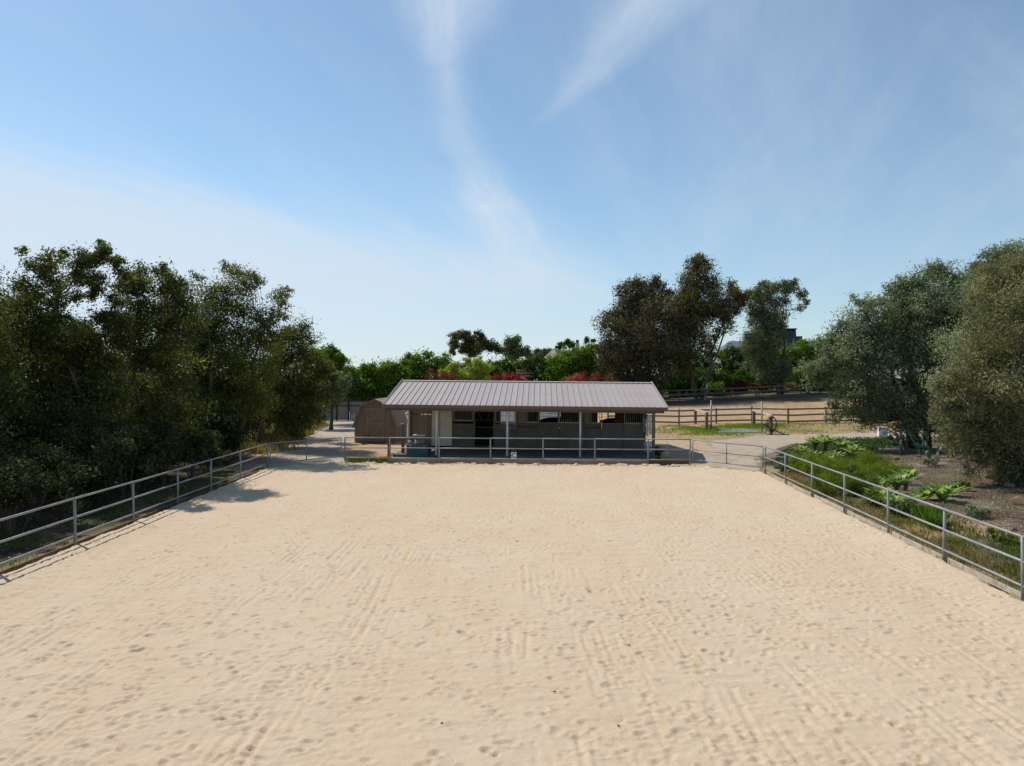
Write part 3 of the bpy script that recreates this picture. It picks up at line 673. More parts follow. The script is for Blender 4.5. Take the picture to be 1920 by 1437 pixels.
# ------------------------------------------------------------------ stable
FY = 39.0; K = FY / 1280
def bx(px): return (px - 960) * K
barn = thing('stable', 'low open-fronted horse stable with a ribbed brown metal roof', 'stable', (0, FY, 0), R(-2.3)); barn.rotation_euler[1] = R(.55)
BX0, BX1 = -6.32, 7.86; EY, RY, BY = -4.8, .15, 5.0; EZ, RZ = 2.60, 3.80      # local eave/ridge
sl = math.hypot(RY - EY, RZ - EZ); slb = math.hypot(BY - RY, RZ - EZ)
def slab_and_roof():
    n = 47; w = (BX1 - BX0) / n
    for side, (y0, ln) in enumerate(((EY, sl), (BY, slb))):
        mb = MB(); mb.box(0.002, w - .002, 0, ln, -.012, 0)
        mb.box(0.004, .030, 0, ln, .001, .038); mb.box(w * .5 - .012, w * .5 + .012, .01, ln - .01, .001, .006)
        me = mb.mesh('roof_panel', M['roof']); ang = math.atan2(RZ - EZ, abs(RY - y0))
        for i in range(n):
            o = link(bpy.data.objects.new('roof_panel', me), barn)
            if side == 0: o.location = (BX0 + i * w, y0, EZ + .10); o.rotation_euler = (ang, 0, 0)
            else: o.location = (BX0 + (i + 1) * w, y0, EZ + .10); o.rotation_euler = (ang, 0, math.pi)
    t = MB(); t.bar((BX0 - .03, EY - .015, EZ + .03), (BX1 + .03, EY - .015, EZ + .03), .03, .17); t.build('fascia', M['roof_trim'], barn)
    t = MB(); t.bar((BX0 - .03, BY + .015, EZ + .03), (BX1 + .03, BY + .015, EZ + .03), .03, .17); t.build('fascia', M['roof_trim'], barn)
    t = MB()
    for s_, yy in ((1, EY), (-1, BY)):
        v = Vector((0, RY - yy, RZ - EZ)).normalized() * .17
        t.bar((BX0 - .03, RY - v.y / 2, RZ + .147 - v.z / 2), (BX1 + .03, RY - v.y / 2, RZ + .147 - v.z / 2), .17, .012, (0, -v.z * s_ if 0 else (-.24 * (1 if s_ == 1 else -1)), .97))
    t.build('ridge_cap', M['roof'], barn)
    for x in (BX0 - .045, BX1 + .045):
        t = MB(); t.bar((x, EY - .03, EZ + .06), (x, RY, RZ + .06 + .05), .03, .2); t.bar((x, RY, RZ + .06 + .05), (x, BY + .03, EZ + .06), .03, .2); t.build('rake_trim', M['roof'], barn)
    # rafters and purlins under the sheet
    for i in range(13):
        x = BX0 + .15 + (BX1 - BX0 - .3) * i / 12
        span('rafter', unit_board(.14, .045, M['dark']), (x, EY + .05, EZ - .01), (x, RY - .01, RZ - .02), barn, 0 if 0 else R(90) * 0)
    MB().bar((BX0 + .05, EY + .42, EZ - .10), (BX1 - .05, EY + .42, EZ - .10), .09, .2).build('porch_beam', M['roof_trim'], barn)
    MB().box(-5.95, 7.6, EY + .55, .0, -.15, .14).build('porch_slab', M['slab'], barn, False, .01)
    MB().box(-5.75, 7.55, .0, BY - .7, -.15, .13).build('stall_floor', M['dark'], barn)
slab_and_roof()
PY = EY + .42
def pole(px, mesh, name, zb=.14, zt=EZ - .18):
    x = (px - 960) * (FY + PY) / 1280 - .0; return span(name, mesh, (x, PY, zb), (x, PY, zt), barn)
for px in (823.5, 957, 1093.5):
    p = pole(px, unit_pipe(.055, M['galv_white']), 'pole'); x = p.location.x
    MB().box(x - .14, x + .14, PY - .14, PY + .14, .14, .165).build('base_plate', M['galv'], barn)
pole(734, unit_board(.14, .14, M['roof_trim']), 'timber_post', -.1); pole(1229.5, unit_board(.14, .14, M['roof_trim']), 'timber_post', -.1)
# stall fronts
ZT = 2.40; ZM = 1.60; ZB = .14
def panel(a, b, z0, z1, m, name='panel', y=0., t=.05):
    return MB().box(bx(a), bx(b), y, y + t, z0, z1).build(name, m, barn, False, .006)
def grille(a, b, z0, z1, n):
    g = MB(); x0, x1 = bx(a), bx(b)
    for z in (z0, z1): g.box(x0, x1, -.012, .042, z - .022, z + .022)
    for x in (x0, x1): g.box(x - .02, x + .02, -.010, .040, z0, z1)
    o = g.build('grille_frame', M['bars'], barn)
    h = MB()
    for i in range(1, n): x = x0 + (x1 - x0) * i / n; h.tube([(x, .015, z0), (x, .015, z1)], .012, 6, False)
    tag(h.build('bars', M['bars'], barn, True), kind='stuff')
MB().box(bx(766), bx(1208), -.02, .07, ZT + .03, ZT + .22).build('lintel', M['taupe'], barn)
# gable board filling above the lintel up to the roof
g = MB(); g.box(bx(766), bx(1208), .0, .05, ZT + .22, RZ - .02); g.build('upper_wall', M['taupe'], barn)
# left bay: tan tack room wall with a strip of daylight gaps
for a, b in ((767, 776), (776.3, 785), (785.3, 794), (794.3, 806)):
    panel(a, b, ZB, 1.93, M['tan'], 'board', .5); panel(a, b, 1.985, ZT, M['tan'], 'board', .5)
for u in (771, 780, 787, 797): panel(u, u + 2.4, 1.93, 1.985, M['tan'], 'batten', .52)
panel(806.5, 808, ZB, ZT, M['taupe'], 'jamb', -.01, .5)
panel(808.3, 823, ZB + .05, ZT, M['cream'], 'tack_room_door', -.03); panel(824, 846.5, ZB + .05, ZT, M['cream'], 'tack_room_door', -.03)
for u in (821.5, 826): MB().tube([(bx(u), -.03, 1.15), (bx(u), -.075, 1.15), (bx(u), -.075, 1.27), (bx(u), -.03, 1.27)], .009, 6).build('door_handle', M['galv'], barn)
panel(847, 849, ZB, ZT, M['taupe'], 'jamb', -.03, .1)
# stall one
for j in range(6): panel(849.2, 886.8, ZB + j * .225, ZB + j * .225 + .218, M['taupe'], 'board')
panel(849.2, 886.8, ZM - .01, ZM + .05, M['taupe'], 'board')
grille(850.2, 886, 1.67, ZT, 12)
panel(887, 889, ZB, ZT, M['taupe'], 'jamb', -.03, .1); panel(925.5, 927.5, ZB, ZT, M['taupe'], 'jamb', -.03, .1)
yd = thing if 0 else None
def yoke_gate():
    x0, x1 = bx(889.4), bx(925.1); g = MB()
    for x in (x0, x1): g.tube([(x, -.02, .2), (x, -.02, 2.34)], .018, 6)
    for z in (.2, .62, 1.28, 1.70, 2.34): g.tube([(x0, -.02, z), (x1, -.02, z)], .014 if z > .3 else .018, 6)
    w = (x1 - x0)
    for s_ in (-1, 1):
        c = (x0 + x1) / 2
        g.tube([(c + s_ * w * .18, -.02, 1.70), (c + s_ * w * .22, -.02, 1.95), (c + s_ * w * .30, -.02, 2.16), (c + s_ * w * .40, -.02, 2.2), (c + s_ * w * .47, -.02, 2.10)], .011, 6)
    o = g.build('yoke_gate', M['bars'], barn, True)
    h = MB()
    for i in range(1, 9): x = x0 + w * i / 9; h.box(x - .004, x + .004, -.012, -.004, .2, 1.28)
    for i in range(1, 8): z = .2 + 1.08 * i / 8; h.box(x0, x1, -.0035, .001, z - .004, z + .004)
    tag(h.build('mesh_wire', M['grey'], o), kind='stuff')
yoke_gate()
for j in range(6): panel(927.8, 966.5, ZB + j * .225, ZB + j * .225 + .218, M['taupe'], 'board')
grille(928.5, 938, 1.58, ZT, 4); panel(938.6, 966, 1.49, 1.56, M['lwood'], 'ledge', -.06, .16)
MB().box(bx(963.6), bx(966.2), -.01, .05, 1.56, ZT).build('white_jamb', M['white'], barn)
panel(966.6, 970.2, ZB, ZT, M['taupe'], 'jamb', -.04, .12)
# stalls two and three
def stall(a0, a1, tan, g1, op, g2, cuts, track):
    panel(tan[0], tan[1], ZM, ZT, M['tan'], 'shutter'); grille(g1[0], g1[1], ZM + .02, ZT, max(3, int((g1[1] - g1[0]) / 3.4)))
    grille(g2[0], g2[1], ZM + .02, ZT, int((g2[1] - g2[0]) / 3.6))
    for u, v in cuts: panel(u + .25, v - .25, ZB + .02, ZM - .03, M['taupe'], 'door_panel' if u != cuts[0][0] else 'panel')
    for u, v in cuts[1:2]:
        for z in (ZB + .04, ZM - .08): panel(u + .6, v - .6, z, z + .05, M['taupe'], 'door_rail', -.02, .02)
    panel(cuts[0][0], cuts[-1][1], ZM - .03, ZM, M['bars'], 'rail', -.01, .07)
    MB().tube([(bx(track[0]), -.06, 1.34), (bx(track[1]), -.06, 1.34), (bx(track[1]), -.06, 1.42), (bx(track[1]), -.0, 1.42)], .02, 6).build('feeder_rail', M['black'], barn)
stall(970, 1088, (970.6, 986), (987.5, 1009), (1010, 1044), (1048, 1085), ((970.5, 1007), (1007, 1048), (1048, 1087)), (971, 1006))
panel(1087.2, 1095.5, ZB, ZT, M['taupe'], 'jamb', -.04, .12); panel(1045, 1047.6, ZM, ZT, M['taupe'], 'jamb', -.01, .08)
stall(1092, 1208, (1095.8, 1105), (1107, 1127), (1119, 1151), (1169.5, 1206), ((1095.8, 1127), (1127, 1168), (1168, 1206.5)), (1097, 1126))
panel(1151.5, 1168, ZM, ZT, M['dark'], 'shutter', .02); panel(1206.8, 1208.6, ZB, ZT, M['taupe'], 'jamb', -.04, .12)
for u, v in ((888, 849), (1062, 812), (862, 810)): MB().tube([(bx(u), -.012, Z_(v, FY)), (bx(u), .0, Z_(v, FY))], .018, 8).build('bolt', M['white'], barn)
# partitions, rear wall with openings, end walls
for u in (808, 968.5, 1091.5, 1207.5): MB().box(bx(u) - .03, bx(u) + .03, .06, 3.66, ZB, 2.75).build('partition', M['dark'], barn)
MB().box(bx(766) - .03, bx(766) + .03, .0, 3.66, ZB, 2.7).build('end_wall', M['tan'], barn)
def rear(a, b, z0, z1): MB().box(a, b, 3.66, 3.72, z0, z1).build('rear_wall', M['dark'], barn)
k2 = (FY + 3.7) / 1280; ops = [((934 - 960) * k2, (967.5 - 960) * k2), ((1007 - 960) * k2, (1046 - 960) * k2), ((1115 - 960) * k2, (1152.5 - 960) * k2)]
xx = bx(808)
for a, b in ops:
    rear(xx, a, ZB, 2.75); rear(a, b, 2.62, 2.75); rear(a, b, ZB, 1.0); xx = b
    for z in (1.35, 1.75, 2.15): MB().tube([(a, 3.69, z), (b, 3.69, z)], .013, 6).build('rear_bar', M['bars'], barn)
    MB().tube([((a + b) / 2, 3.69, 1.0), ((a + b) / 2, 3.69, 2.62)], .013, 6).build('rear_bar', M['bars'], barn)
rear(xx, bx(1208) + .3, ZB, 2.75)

# ------------------------------------------------------------------ horses
def horse(label, loc, rz, neck=0.0):
    root = thing('horse', label, 'horse', loc, rz)
    J = [(-.62, 0, 1.33, .27), (-.25, 0, 1.27, .30), (.2, 0, 1.24, .30), (.55, 0, 1.30, .27), (.82, 0, 1.42, .19), (1.08, 0, 1.62 + neck, .13), (1.28, 0, 1.80 + neck * 2, .105), (1.48, 0, 1.70 + neck * 2, .095), (1.72, 0, 1.48 + neck * 2, .06)]
    E = [(i, i + 1) for i in range(8)]; J.append((-.80, 0, 1.40, .06)); E.append((0, 9))
    def leg(att, x, s_, hind):
        b = len(J)
        pts = [(x, s_ * .15, 1.0, .12), (x + (.10 if hind else .0), s_ * .16, .78, .085), (x + (-.12 if hind else .0), s_ * .16, .50, .05), (x + (-.08 if hind else .0), s_ * .16, .18, .036), (x + (-.04 if hind else .03), s_ * .16, .06, .048)]
        J.extend(pts); E.append((att, b)); E.extend((b + i, b + i + 1) for i in range(4))
    root.scale = (1.06, 1.06, 1.06)
    for s_ in (-1, 1): leg(0, -.66, s_, True); leg(3, .52, s_, False)
    me = bpy.data.meshes.new('body'); me.from_pydata([j[:3] for j in J], E, []); me.materials.append(M['coat'])
    o = link(bpy.data.objects.new('body', me), root); md = o.modifiers.new('skin', 'SKIN'); md.use_smooth_shade = True
    for i, v in enumerate(me.skin_vertices[0].data): v.radius = (J[i][3], J[i][3]); v.use_root = (i == 0)
    sb = o.modifiers.new('sub', 'SUBSURF'); sb.levels = 1; sb.render_levels = 2
    for s_ in (-1, 1): MB().tube([(1.27, s_ * .06, 1.87 + neck * 2), (1.29, s_ * .075, 1.95 + neck * 2), (1.30, s_ * .07, 2.0 + neck * 2)], [.035, .03, .006], 6).build('ear', M['coat'], root, True)
    t = MB()
    for i in range(7): t.tube(bend((-.86, (i - 3) * .015, 1.42), (-1.0, (i - 3) * .03, .65), 3, RG, -.1), [.03, .035, .03, .008], 5)
    t.build('tail', M['coat'], root, True)
    mn = MB()
    for i in range(9):
        f = i / 8; mn.tube([(.85 + .43 * f, 0, 1.60 + .30 * f + neck * 2 * f), (.82 + .43 * f, .10, 1.45 + .30 * f + neck * 2 * f)], [.04, .012], 4)
    mn.build('mane', M['coat'], root, True)
horse('dark horse seen from behind in the middle stall opening', (2.55, 41.4, .13), R(10), -.28)
horse('dark horse standing in the rightmost stall with its rump in the opening', (6.3, 41.3, .10), R(-8), -.30)

# ------------------------------------------------------------------ white trailer behind the stable
def trailer():
    r = thing('horse_trailer', 'white horse trailer parked behind the stable seen through the stall openings', 'trailer', (1.4, 50.5, .02))
    MB().prism([(-2.6, .55), (2.3, .55), (2.75, .95), (2.75, 2.35), (2.45, 2.62), (-2.5, 2.62), (-2.7, 2.45), (-2.7, .7)], -.95, .95).build('body', M['gloss_white'], r, False, .05)
    for z in (.95, 1.55, 2.2): MB().box(-2.66, 2.6, -.965, -.951, z, z + .04).build('trim_strip', M['lgrey'], r)
    for x in (-1.6, -.4, .8): MB().box(x, x + .75, -.975, -.952, 1.72, 2.08).build('window', M['glass'], r, False, .01)
    for x in (-.45, .4):
        MB().tube([(x, -.98, .36), (x, -.78, .36)], .36, 20).build('wheel', M['rubber'], r); MB().tube([(x, -.995, .36), (x, -.97, .36)], .2, 16).build('rim', M['galv'], r)
        MB().tube([(x, .78, .36), (x, .98, .36)], .36, 20).build('wheel', M['rubber'], r)
    MB().prism([(-1.0, .5), (-.9, .86), (.85, .86), (.95, .5)], -1.12, -.96).build('fender', M['white'], r, False, .03)
    MB().bar((2.6, -.5, .5), (3.9, 0, .5), .08, .1).bar((2.6, .5, .5), (3.9, 0, .5), .08, .1).build('drawbar', M['black'], r)
trailer()
def pen():
    r = thing('pen_panels', 'white pipe pen panels standing behind the stall at the left opening', 'pen', (-1.4, 46.2, 0))
    for i in range(6): span('upright', unit_pipe(.018, M['galv_white']), (i * .75, 0, 0), (i * .75, 0, 2.1), r)
    for z in (.5, .95, 1.4, 1.75, 2.1): span('rail', unit_pipe(.016, M['galv_white']), (0, 0, z), (3.75, 0, z), r)
pen()

# ------------------------------------------------------------------ gambrel shed
def shed():
    Yf = 43.6; xl, xr = X_(665, Yf), X_(741, Yf); w = xr - xl; D = 4.3; cx = (xl + xr) / 2
    r = thing('shed', 'brown gambrel-roofed storage shed left of the stable', 'shed', (cx, Yf, .0), R(-1))
    hw = w / 2; zE, zK, zP = 1.05, 2.36, 2.72; kx = hw * .66
    prof = [(-hw, 0), (hw, 0), (hw, zE + .1), (kx, zK), (0, zP), (-kx, zK), (-hw, zE + .1)]
    MB().prism(prof, 0, D).build('wall', M['shed'], r)
    def zroof(x):
        ax = abs(x); return zP + (zK - zP) * ax / kx if ax < kx else zK + (zE + .1 - zK) * (ax - kx) / (hw - kx)
    b = MB(); n = 13
    for i in range(n):
        x0 = -hw + w * i / n + .008; x1 = -hw + w * (i + 1) / n - .008; z0 = min(zroof(x0), zroof(x1)) - .05
        b.box(x0, x1, -.02, -.001, .02, z0)
    tag(b.build('siding', M['shed'], r), kind='stuff')
    b = MB(); n = 20
    for s_ in (-1, 1):
        for i in range(n): y0 = D * i / n + .008; b.box(s_ * (hw + .001) - (.0 if s_ > 0 else .018), s_ * (hw + .001) + (.018 if s_ > 0 else 0), y0, y0 + D / n - .016, .02, zE + .02)
    tag(b.build('side_siding', M['shed'], r), kind='stuff')
    # door with Z braces
    dx0, dx1, dz = X_(687, Yf) - cx, X_(719.5, Yf) - cx, 2.2
    d = MB().box(dx0, dx1, -.045, -.022, .08, dz).build('door', M['shed'], r)
    t = MB(); y = -.058
    for z in (.12, 1.22, dz - .04): t.bar((dx0, y, z), (dx1, y, z), .022, .085)
    for x in (dx0 + .045, dx1 - .045): t.bar((x, y - .003, .08), (x, y - .003, dz), .022, .09, (1, 0, 0))
    for z0, z1 in ((.16, 1.16), (1.27, dz - .09)): t.bar((dx0 + .09, y + .004, z0), (dx1 - .09, y + .004, z1), .02, .08)
    t.build('door_brace', M['tan'], d)
    for z in (.45, 1.8): MB().box(dx0 - .06, dx0 + .18, -.078, -.071, z, z + .04).build('hinge', M['black'], d)
    MB().tube([(dx1 - .05, -.07, 1.1), (dx1 - .05, -.11, 1.1), (dx1 - .05, -.11, 1.2), (dx1 - .05, -.07, 1.2)], .01, 5).build('handle', M['black'], d)
    # shingle courses
    for s_ in (-1, 1):
        m = MB()
        for (xa, za), (xb, zb_), cn in (((hw + .10, zE - .08), (kx + .02, zK + .03), 9), ((kx + .03, zK + .02), (0, zP + .05), 5)):
            for i in range(cn):
                t0, t1 = i / cn, (i + 1) / cn + .03; p0 = Vector((s_ * (xa + (xb - xa) * t0), 0, za + (zb_ - za) * t0)); p1 = Vector((s_ * (xa + (xb - xa) * t1), 0, za + (zb_ - za) * t1))
                nr = Vector((s_ * (zb_ - za), 0, (xa - xb))).normalized()
                a0, a1 = p0 + nr * .035, p1 + nr * .012; q0, q1 = p0 - nr * .01, p1 - nr * .01
                vs = []
                for yy in (-.14, D + .1): vs += [(q0.x, yy, q0.z), (a0.x, yy, a0.z), (a1.x, yy, a1.z), (q1.x, yy, q1.z)]
                m.add(vs, [(0, 1, 2, 3), (7, 6, 5, 4), (1, 5, 6, 2), (0, 4, 5, 1), (3, 2, 6, 7)])
        m.build('roof', M['shed_roof'], r)
        f = MB(); f.bar((s_ * (hw + .11), -.15, zE - .10), (s_ * (kx + .02), -.15, zK), .02, .11, (s_, 0, .4)); f.bar((s_ * (kx + .02), -.15, zK), (0, -.15, zP + .01), .02, .10)
        f.build('trim', M['shed'], r)
    MB().box(dx0 - .1, dx1 + .1, -.9, -.05, -.02, .07).build('ramp', M['bwood'], r, False, .01)
shed()

# ------------------------------------------------------------------ things round the stable
def stuff_items():
    # hitching rail
    Y = 35.6; x = X_(755.5, Y); r = thing('hitching_rail', 'brown wooden hitching rail at the left end of the stable porch', 'hitching rail', (x, Y, 0))
    x2 = X_(806, Y) - x
    MB().box(-.075, .075, -.075, .075, -.05, 1.68).build('post', M['roof_trim'], r, False, .008); MB().box(x2 - .075, x2 + .075, -.075, .075, -.05, 1.05).build('post', M['roof_trim'], r, False, .008)
    MB().box(.076, x2 - .076, -.05, .05, .92, 1.06).build('rail', M['roof_trim'], r, False, .008)
    MB().box(-.12, .12, -.12, .12, 1.68, 1.73).build('cap', M['tan'], r, False, .005)
    # teal chest
    x = X_(784, 35.1); r = thing('storage_chest', 'large dark teal storage chest at the left end of the porch', 'chest', (x, 35.1, .02))
    MB().box(-.55, .55, -.35, .35, .05, .60).build('body', M['teal'], r, False, .02); MB().box(-.58, .58, -.38, .38, .60, .69).build('lid', M['grey'], r, False, .02)
    for s_ in (-1, 1): MB().box(s_ * .35 - .04, s_ * .35 + .04, -.395, -.381, .55, .66).build('latch', M['galv'], r)
    b = thing('plastic_bag', 'small pale bag lying on the lid of the teal chest', 'bag', (x - .38, 35.05, .715))
    rg = np.random.default_rng(3); V = sph(rg, 60) * np.array([.16, .12, .11]) * rg.uniform(.8, 1.1, (60, 1)); import bmesh
    bm = bmesh.new(); [bm.verts.new(v + np.array([0, 0, .09])) for v in V]; bmesh.ops.convex_hull(bm, input=bm.verts); me = bpy.data.meshes.new('bag_body'); bm.to_mesh(me); bm.free(); me.materials.append(M['lgrey']); link(bpy.data.objects.new('bag_body', me), b)
    # beige feed bin
    x = X_(787, 36.2); r = thing('feed_bin', 'beige lidded feed bin standing behind the teal chest', 'bin', (x, 36.2, .14))
    MB().tube([(0, 0, 0), (0, 0, .85), (0, 0, .86)], [.22, .28, .26], 20).build('body', M['beige'], r, True); MB().box(-.34, .34, -.26, .26, .87, .97).build('lid', M['white'], r, False, .03)
    MB().tube([(-.2, -.3, .80), (-.2, -.34, .72), (.2, -.34, .72), (.2, -.3, .80)], .012, 6).build('handle', M['grey'], r)
    # downpipe / white pole
    x = X_(765.5, 38.2); r = thing('white_pole', 'thin white pole at the left corner of the tack room', 'pole', (x, 38.2, .1)); MB().tube([(0, 0, 0), (0, 0, 2.5)], .03, 8).build('shaft', M['galv_white'], r, True)
    for z in (.3, 1.3, 2.2): MB().tube([(0, 0, z), (0, 0, z + .05)], .045, 8).build('clamp', M['galv'], r)
    # electric lantern on the wall
    x = X_(763, 38); r = thing('wall_lamp', 'small white lamp hanging under the left eave of the stable', 'lamp', (x, 38.0, 2.05)); MB().tube([(0, 0, .32), (0, 0, .12)], .012, 6).build('stem', M['galv_white'], r); MB().tube([(0, 0, .14), (0, 0, .0)], [.04, .11], 12).build('shade', M['white'], r, True)
    # stones at the post foot
    for i, (u, v, s_, lab) in enumerate(((738, 856, .20, 'pale concrete block at the foot of the left porch post'), (728, 857, .12, 'small pale stone left of the porch post foot'))):
        x, y = G(u, v); MBx = MB().box(-s_ * 1.4, s_ * 1.4, -s_, s_, -.05, s_ * .7); o = MBx.build('concrete_block' if i == 0 else 'stone', M['conc'], None, False, .02 if i == 0 else .05); o.location = (x, y + .6, .0); tag(o, lab, 'block' if i == 0 else 'stone')
    # items hung at the right end
    x = X_(1214, 38.4); r = thing('blanket_rack', 'pale horse blankets and halters hanging on a rack at the right end of the stable', 'rack', (x, 38.4, .1))
    MB().box(-.3, .3, -.02, .02, 2.0, 2.06).build('rack_bar', M['galv'], r); MB().box(.27, .31, -.02, .02, 0, 2.0).build('upright', M['roof_trim'], r)
    for i, (xx_, w, z0, z1, m) in enumerate(((-.2, .16, 1.0, 2.0, 'lgrey'), (-.03, .13, .75, 1.95, 'galv_white'), (.13, .15, .85, 1.9, 'white'), (-.12, .2, 1.75, 2.12, 'grey'))):
        mb = MB(); n = 6
        for k in range(n):
            f0, f1 = k / n, (k + 1) / n; za, zb_ = z1 + (z0 - z1) * f0, z1 + (z0 - z1) * f1; wv = .03 * math.sin(k * 2.1 + i)
            mb.bar((xx_ + wv, -.06 - .02 * i, za), (xx_ + .03 * math.sin((k + 1) * 2.1 + i), -.06 - .02 * i, zb_), w, .04, (0, -1, 0))
        mb.build('blanket', M[m], r, False, .01)
    MB().tube([(.22, -.08, 1.9), (.26, -.12, 1.3), (.2, -.1, .8), (.14, -.1, 1.3), (.2, -.08, 1.88)], .012, 5).build('halter_rope', M['black'], r)
    # white sack bin with printed letters
    x = X_(1217, 37.0); r = thing('white_bin', 'white plastic bin with dark lettering at the right end of the porch', 'bin', (x, 37.0, .1))
    MB().tube([(0, 0, 0), (0, 0, .50)], [.25, .30], 18).build('body', M['white'], r, True); MB().tube([(0, 0, .50), (0, 0, .56)], [.32, .31], 18).build('lid', M['galv_white'], r)
    MB().tube([(-.30, 0, .42), (-.2, -.24, .30), (.2, -.24, .30), (.30, 0, .42)], .008, 5).build('handle', M['grey'], r)
    cu = bpy.data.curves.new('print', 'FONT'); cu.body = 'OW'; cu.size = .22; cu.extrude = .003; cu.align_x = 'CENTER'; o = bpy.data.objects.new('tmp', cu); COL.objects.link(o)
    dg = bpy.context.evaluated_depsgraph_get(); dg.update(); me = bpy.data.meshes.new_from_object(o.evaluated_get(dg)); bpy.data.objects.remove(o); me.materials.clear(); me.materials.append(M['grey'])
    l = link(bpy.data.objects.new('print', me), r); l.location = (.0, -.302, .2); l.rotation_euler = (R(90), 0, 0)
    # sprinkler stake right of the porch
    x = X_(1250.5, 33.4); r = thing('garden_stake', 'thin stake with a small yellow-green cross foot behind the far fence', 'stake', (x, 33.4, .0))
    MB().tube([(0, 0, 0), (0, 0, 1.25)], .009, 6).build('rod', M['galv_white'], r)
    MB().bar((-.16, 0, .42), (.16, 0, .42), .06, .035).bar((0, -.16, .45), (0, .16, .45), .06, .035).build('cross', M['yellow'], r); MB().tube([(0, 0, .3), (0, 0, .5)], .04, 8).build('hub', M['yellow'], r)
    # blue-grey shovel / broom leaning at the centre pole
    x = X_(953, 35.0); r = thing('stall_fork', 'long-handled fork leaning against the middle porch pole', 'fork', (x - .02, 35.1, .14))
    MB().tube([(0, 0, .1), (.06, -.1, 1.45)], .014, 6).build('handle', M['lwood'], r); MB().box(-.13, .13, -.02, .02, .02, .14).build('head', M['lgrey'], r)
stuff_items()

# ------------------------------------------------------------------ wash rack
def washrack():
    def P(u, v): x, y = G(u, v); return x, y
    for u, v, lab in ((1333.5, 809, 'left one of the two tall grey steel poles by the wash pad'), (1428.5, 811.5, 'right one of the two tall grey steel poles by the wash pad')):
        x, y = P(u, v); z = gz1(x, y); r = thing('steel_pole', lab, 'pole', (x, y, z)); MB().tube([(0, 0, -.1), (0, 0, 2.25)], .06, 12).build('shaft', M['galv'], r, True); MB().tube([(0, 0, 2.25), (0, 0, 2.32)], [.075, .05], 12).build('cap', M['galv_white'], r, True)
    def hitch(lab, a, b, beam):
        (ax, ay), (bx_, by_) = P(*a), P(*b); za, zb_ = gz1(ax, ay), gz1(bx_, by_); r = thing('hitching_rail', lab, 'hitching rail', (ax, ay, za)); d = (bx_ - ax, by_ - ay, zb_ - za)
        h = 1.18
        MB().box(-.11, .11, -.11, .11, -.1, h).build('post', M['fwood'], r, False, .01); MB().box(d[0] - .11, d[0] + .11, d[1] - .11, d[1] + .11, d[2] - .1, d[2] + h + .12).build('post', M['fwood'], r, False, .01)
        MB().bar((-d[0] * .03, -d[1] * .03, h + .07), (d[0] * 1.06, d[1] * 1.06, d[2] + h + .19), .22, .13).build('beam', M[beam], r, False, .01)
    hitch('left wooden hitching rail with a pale top beam beside the wash pad', (1304, 796), (1325, 809), 'lwood')
    hitch('right wooden hitching rail with a pale top beam where the hose hangs', (1413.5, 801), (1445.5, 815), 'lwood')
    x, y = G(1383, 810); z = gz1(x, y); r = MB()
    a = [G(1330, 806.5), G(1400, 806.5), G(1436, 813.5), G(1350, 813.5)]
    c = (sum(p[0] for p in a) / 4, sum(p[1] for p in a) / 4); zt = max(gz1(*p) for p in a) + .03
    n = 4; r.add([(p[0] - c[0], p[1] - c[1], zz) for zz in (-.3, 0) for p in a], [(3, 2, 1, 0), (4, 5, 6, 7)] + [(i, (i + 1) % 4, (i + 1) % 4 + 4, i + 4) for i in range(4)])
    o = r.build('wash_pad', M['conc'], None, False, .01); o.location = (c[0], c[1], zt); tag(o, 'flat grey concrete wash pad between the steel poles', 'concrete pad')
    m = MB(); m.add([(p[0] - c[0]) * .9 for p in []] or [((p[0] - c[0]) * .9, (p[1] - c[1]) * .9, zz) for zz in (.004, .03) for p in a], [(3, 2, 1, 0), (4, 5, 6, 7)] + [(i, (i + 1) % 4, (i + 1) % 4 + 4, i + 4) for i in range(4)])
    o = m.build('rubber_mat', M['lgrey'], None); o.location = (c[0], c[1], zt); tag(o, 'grey rubber mat covering the wash pad', 'mat')
    # hose
    x, y = P(1445.5, 815); z = gz1(x, y); r = thing('garden_hose', 'coiled dark garden hose hanging from the right hitching rail post', 'hose', (x, y - .22, z)); 
    for k, (w, h, off) in enumerate(((.33, .5, 0), (.38, .56, -.05), (.29, .46, .03))):
        pts = [(off + w * math.sin(q * 2 * math.pi / 20), -.03 * k, .75 + h * math.cos(q * 2 * math.pi / 20)) for q in range(21)]; MB().tube(pts, .028, 6).build('coil', M['hose'], r, True)
    MB().tube([(-.33, 0, .75), (-.45, -.1, .3), (-.5, -.2, .03), (-.3, -.5, .03), (.4, -.6, .03), (1.1, -.5, .03)], .025, 6).build('tail_end', M['hose'], r, True)
    MB().tube([(0, .05, 1.25), (0, -.15, 1.28)], .03, 8).build('hook', M['galv'], r)
washrack()

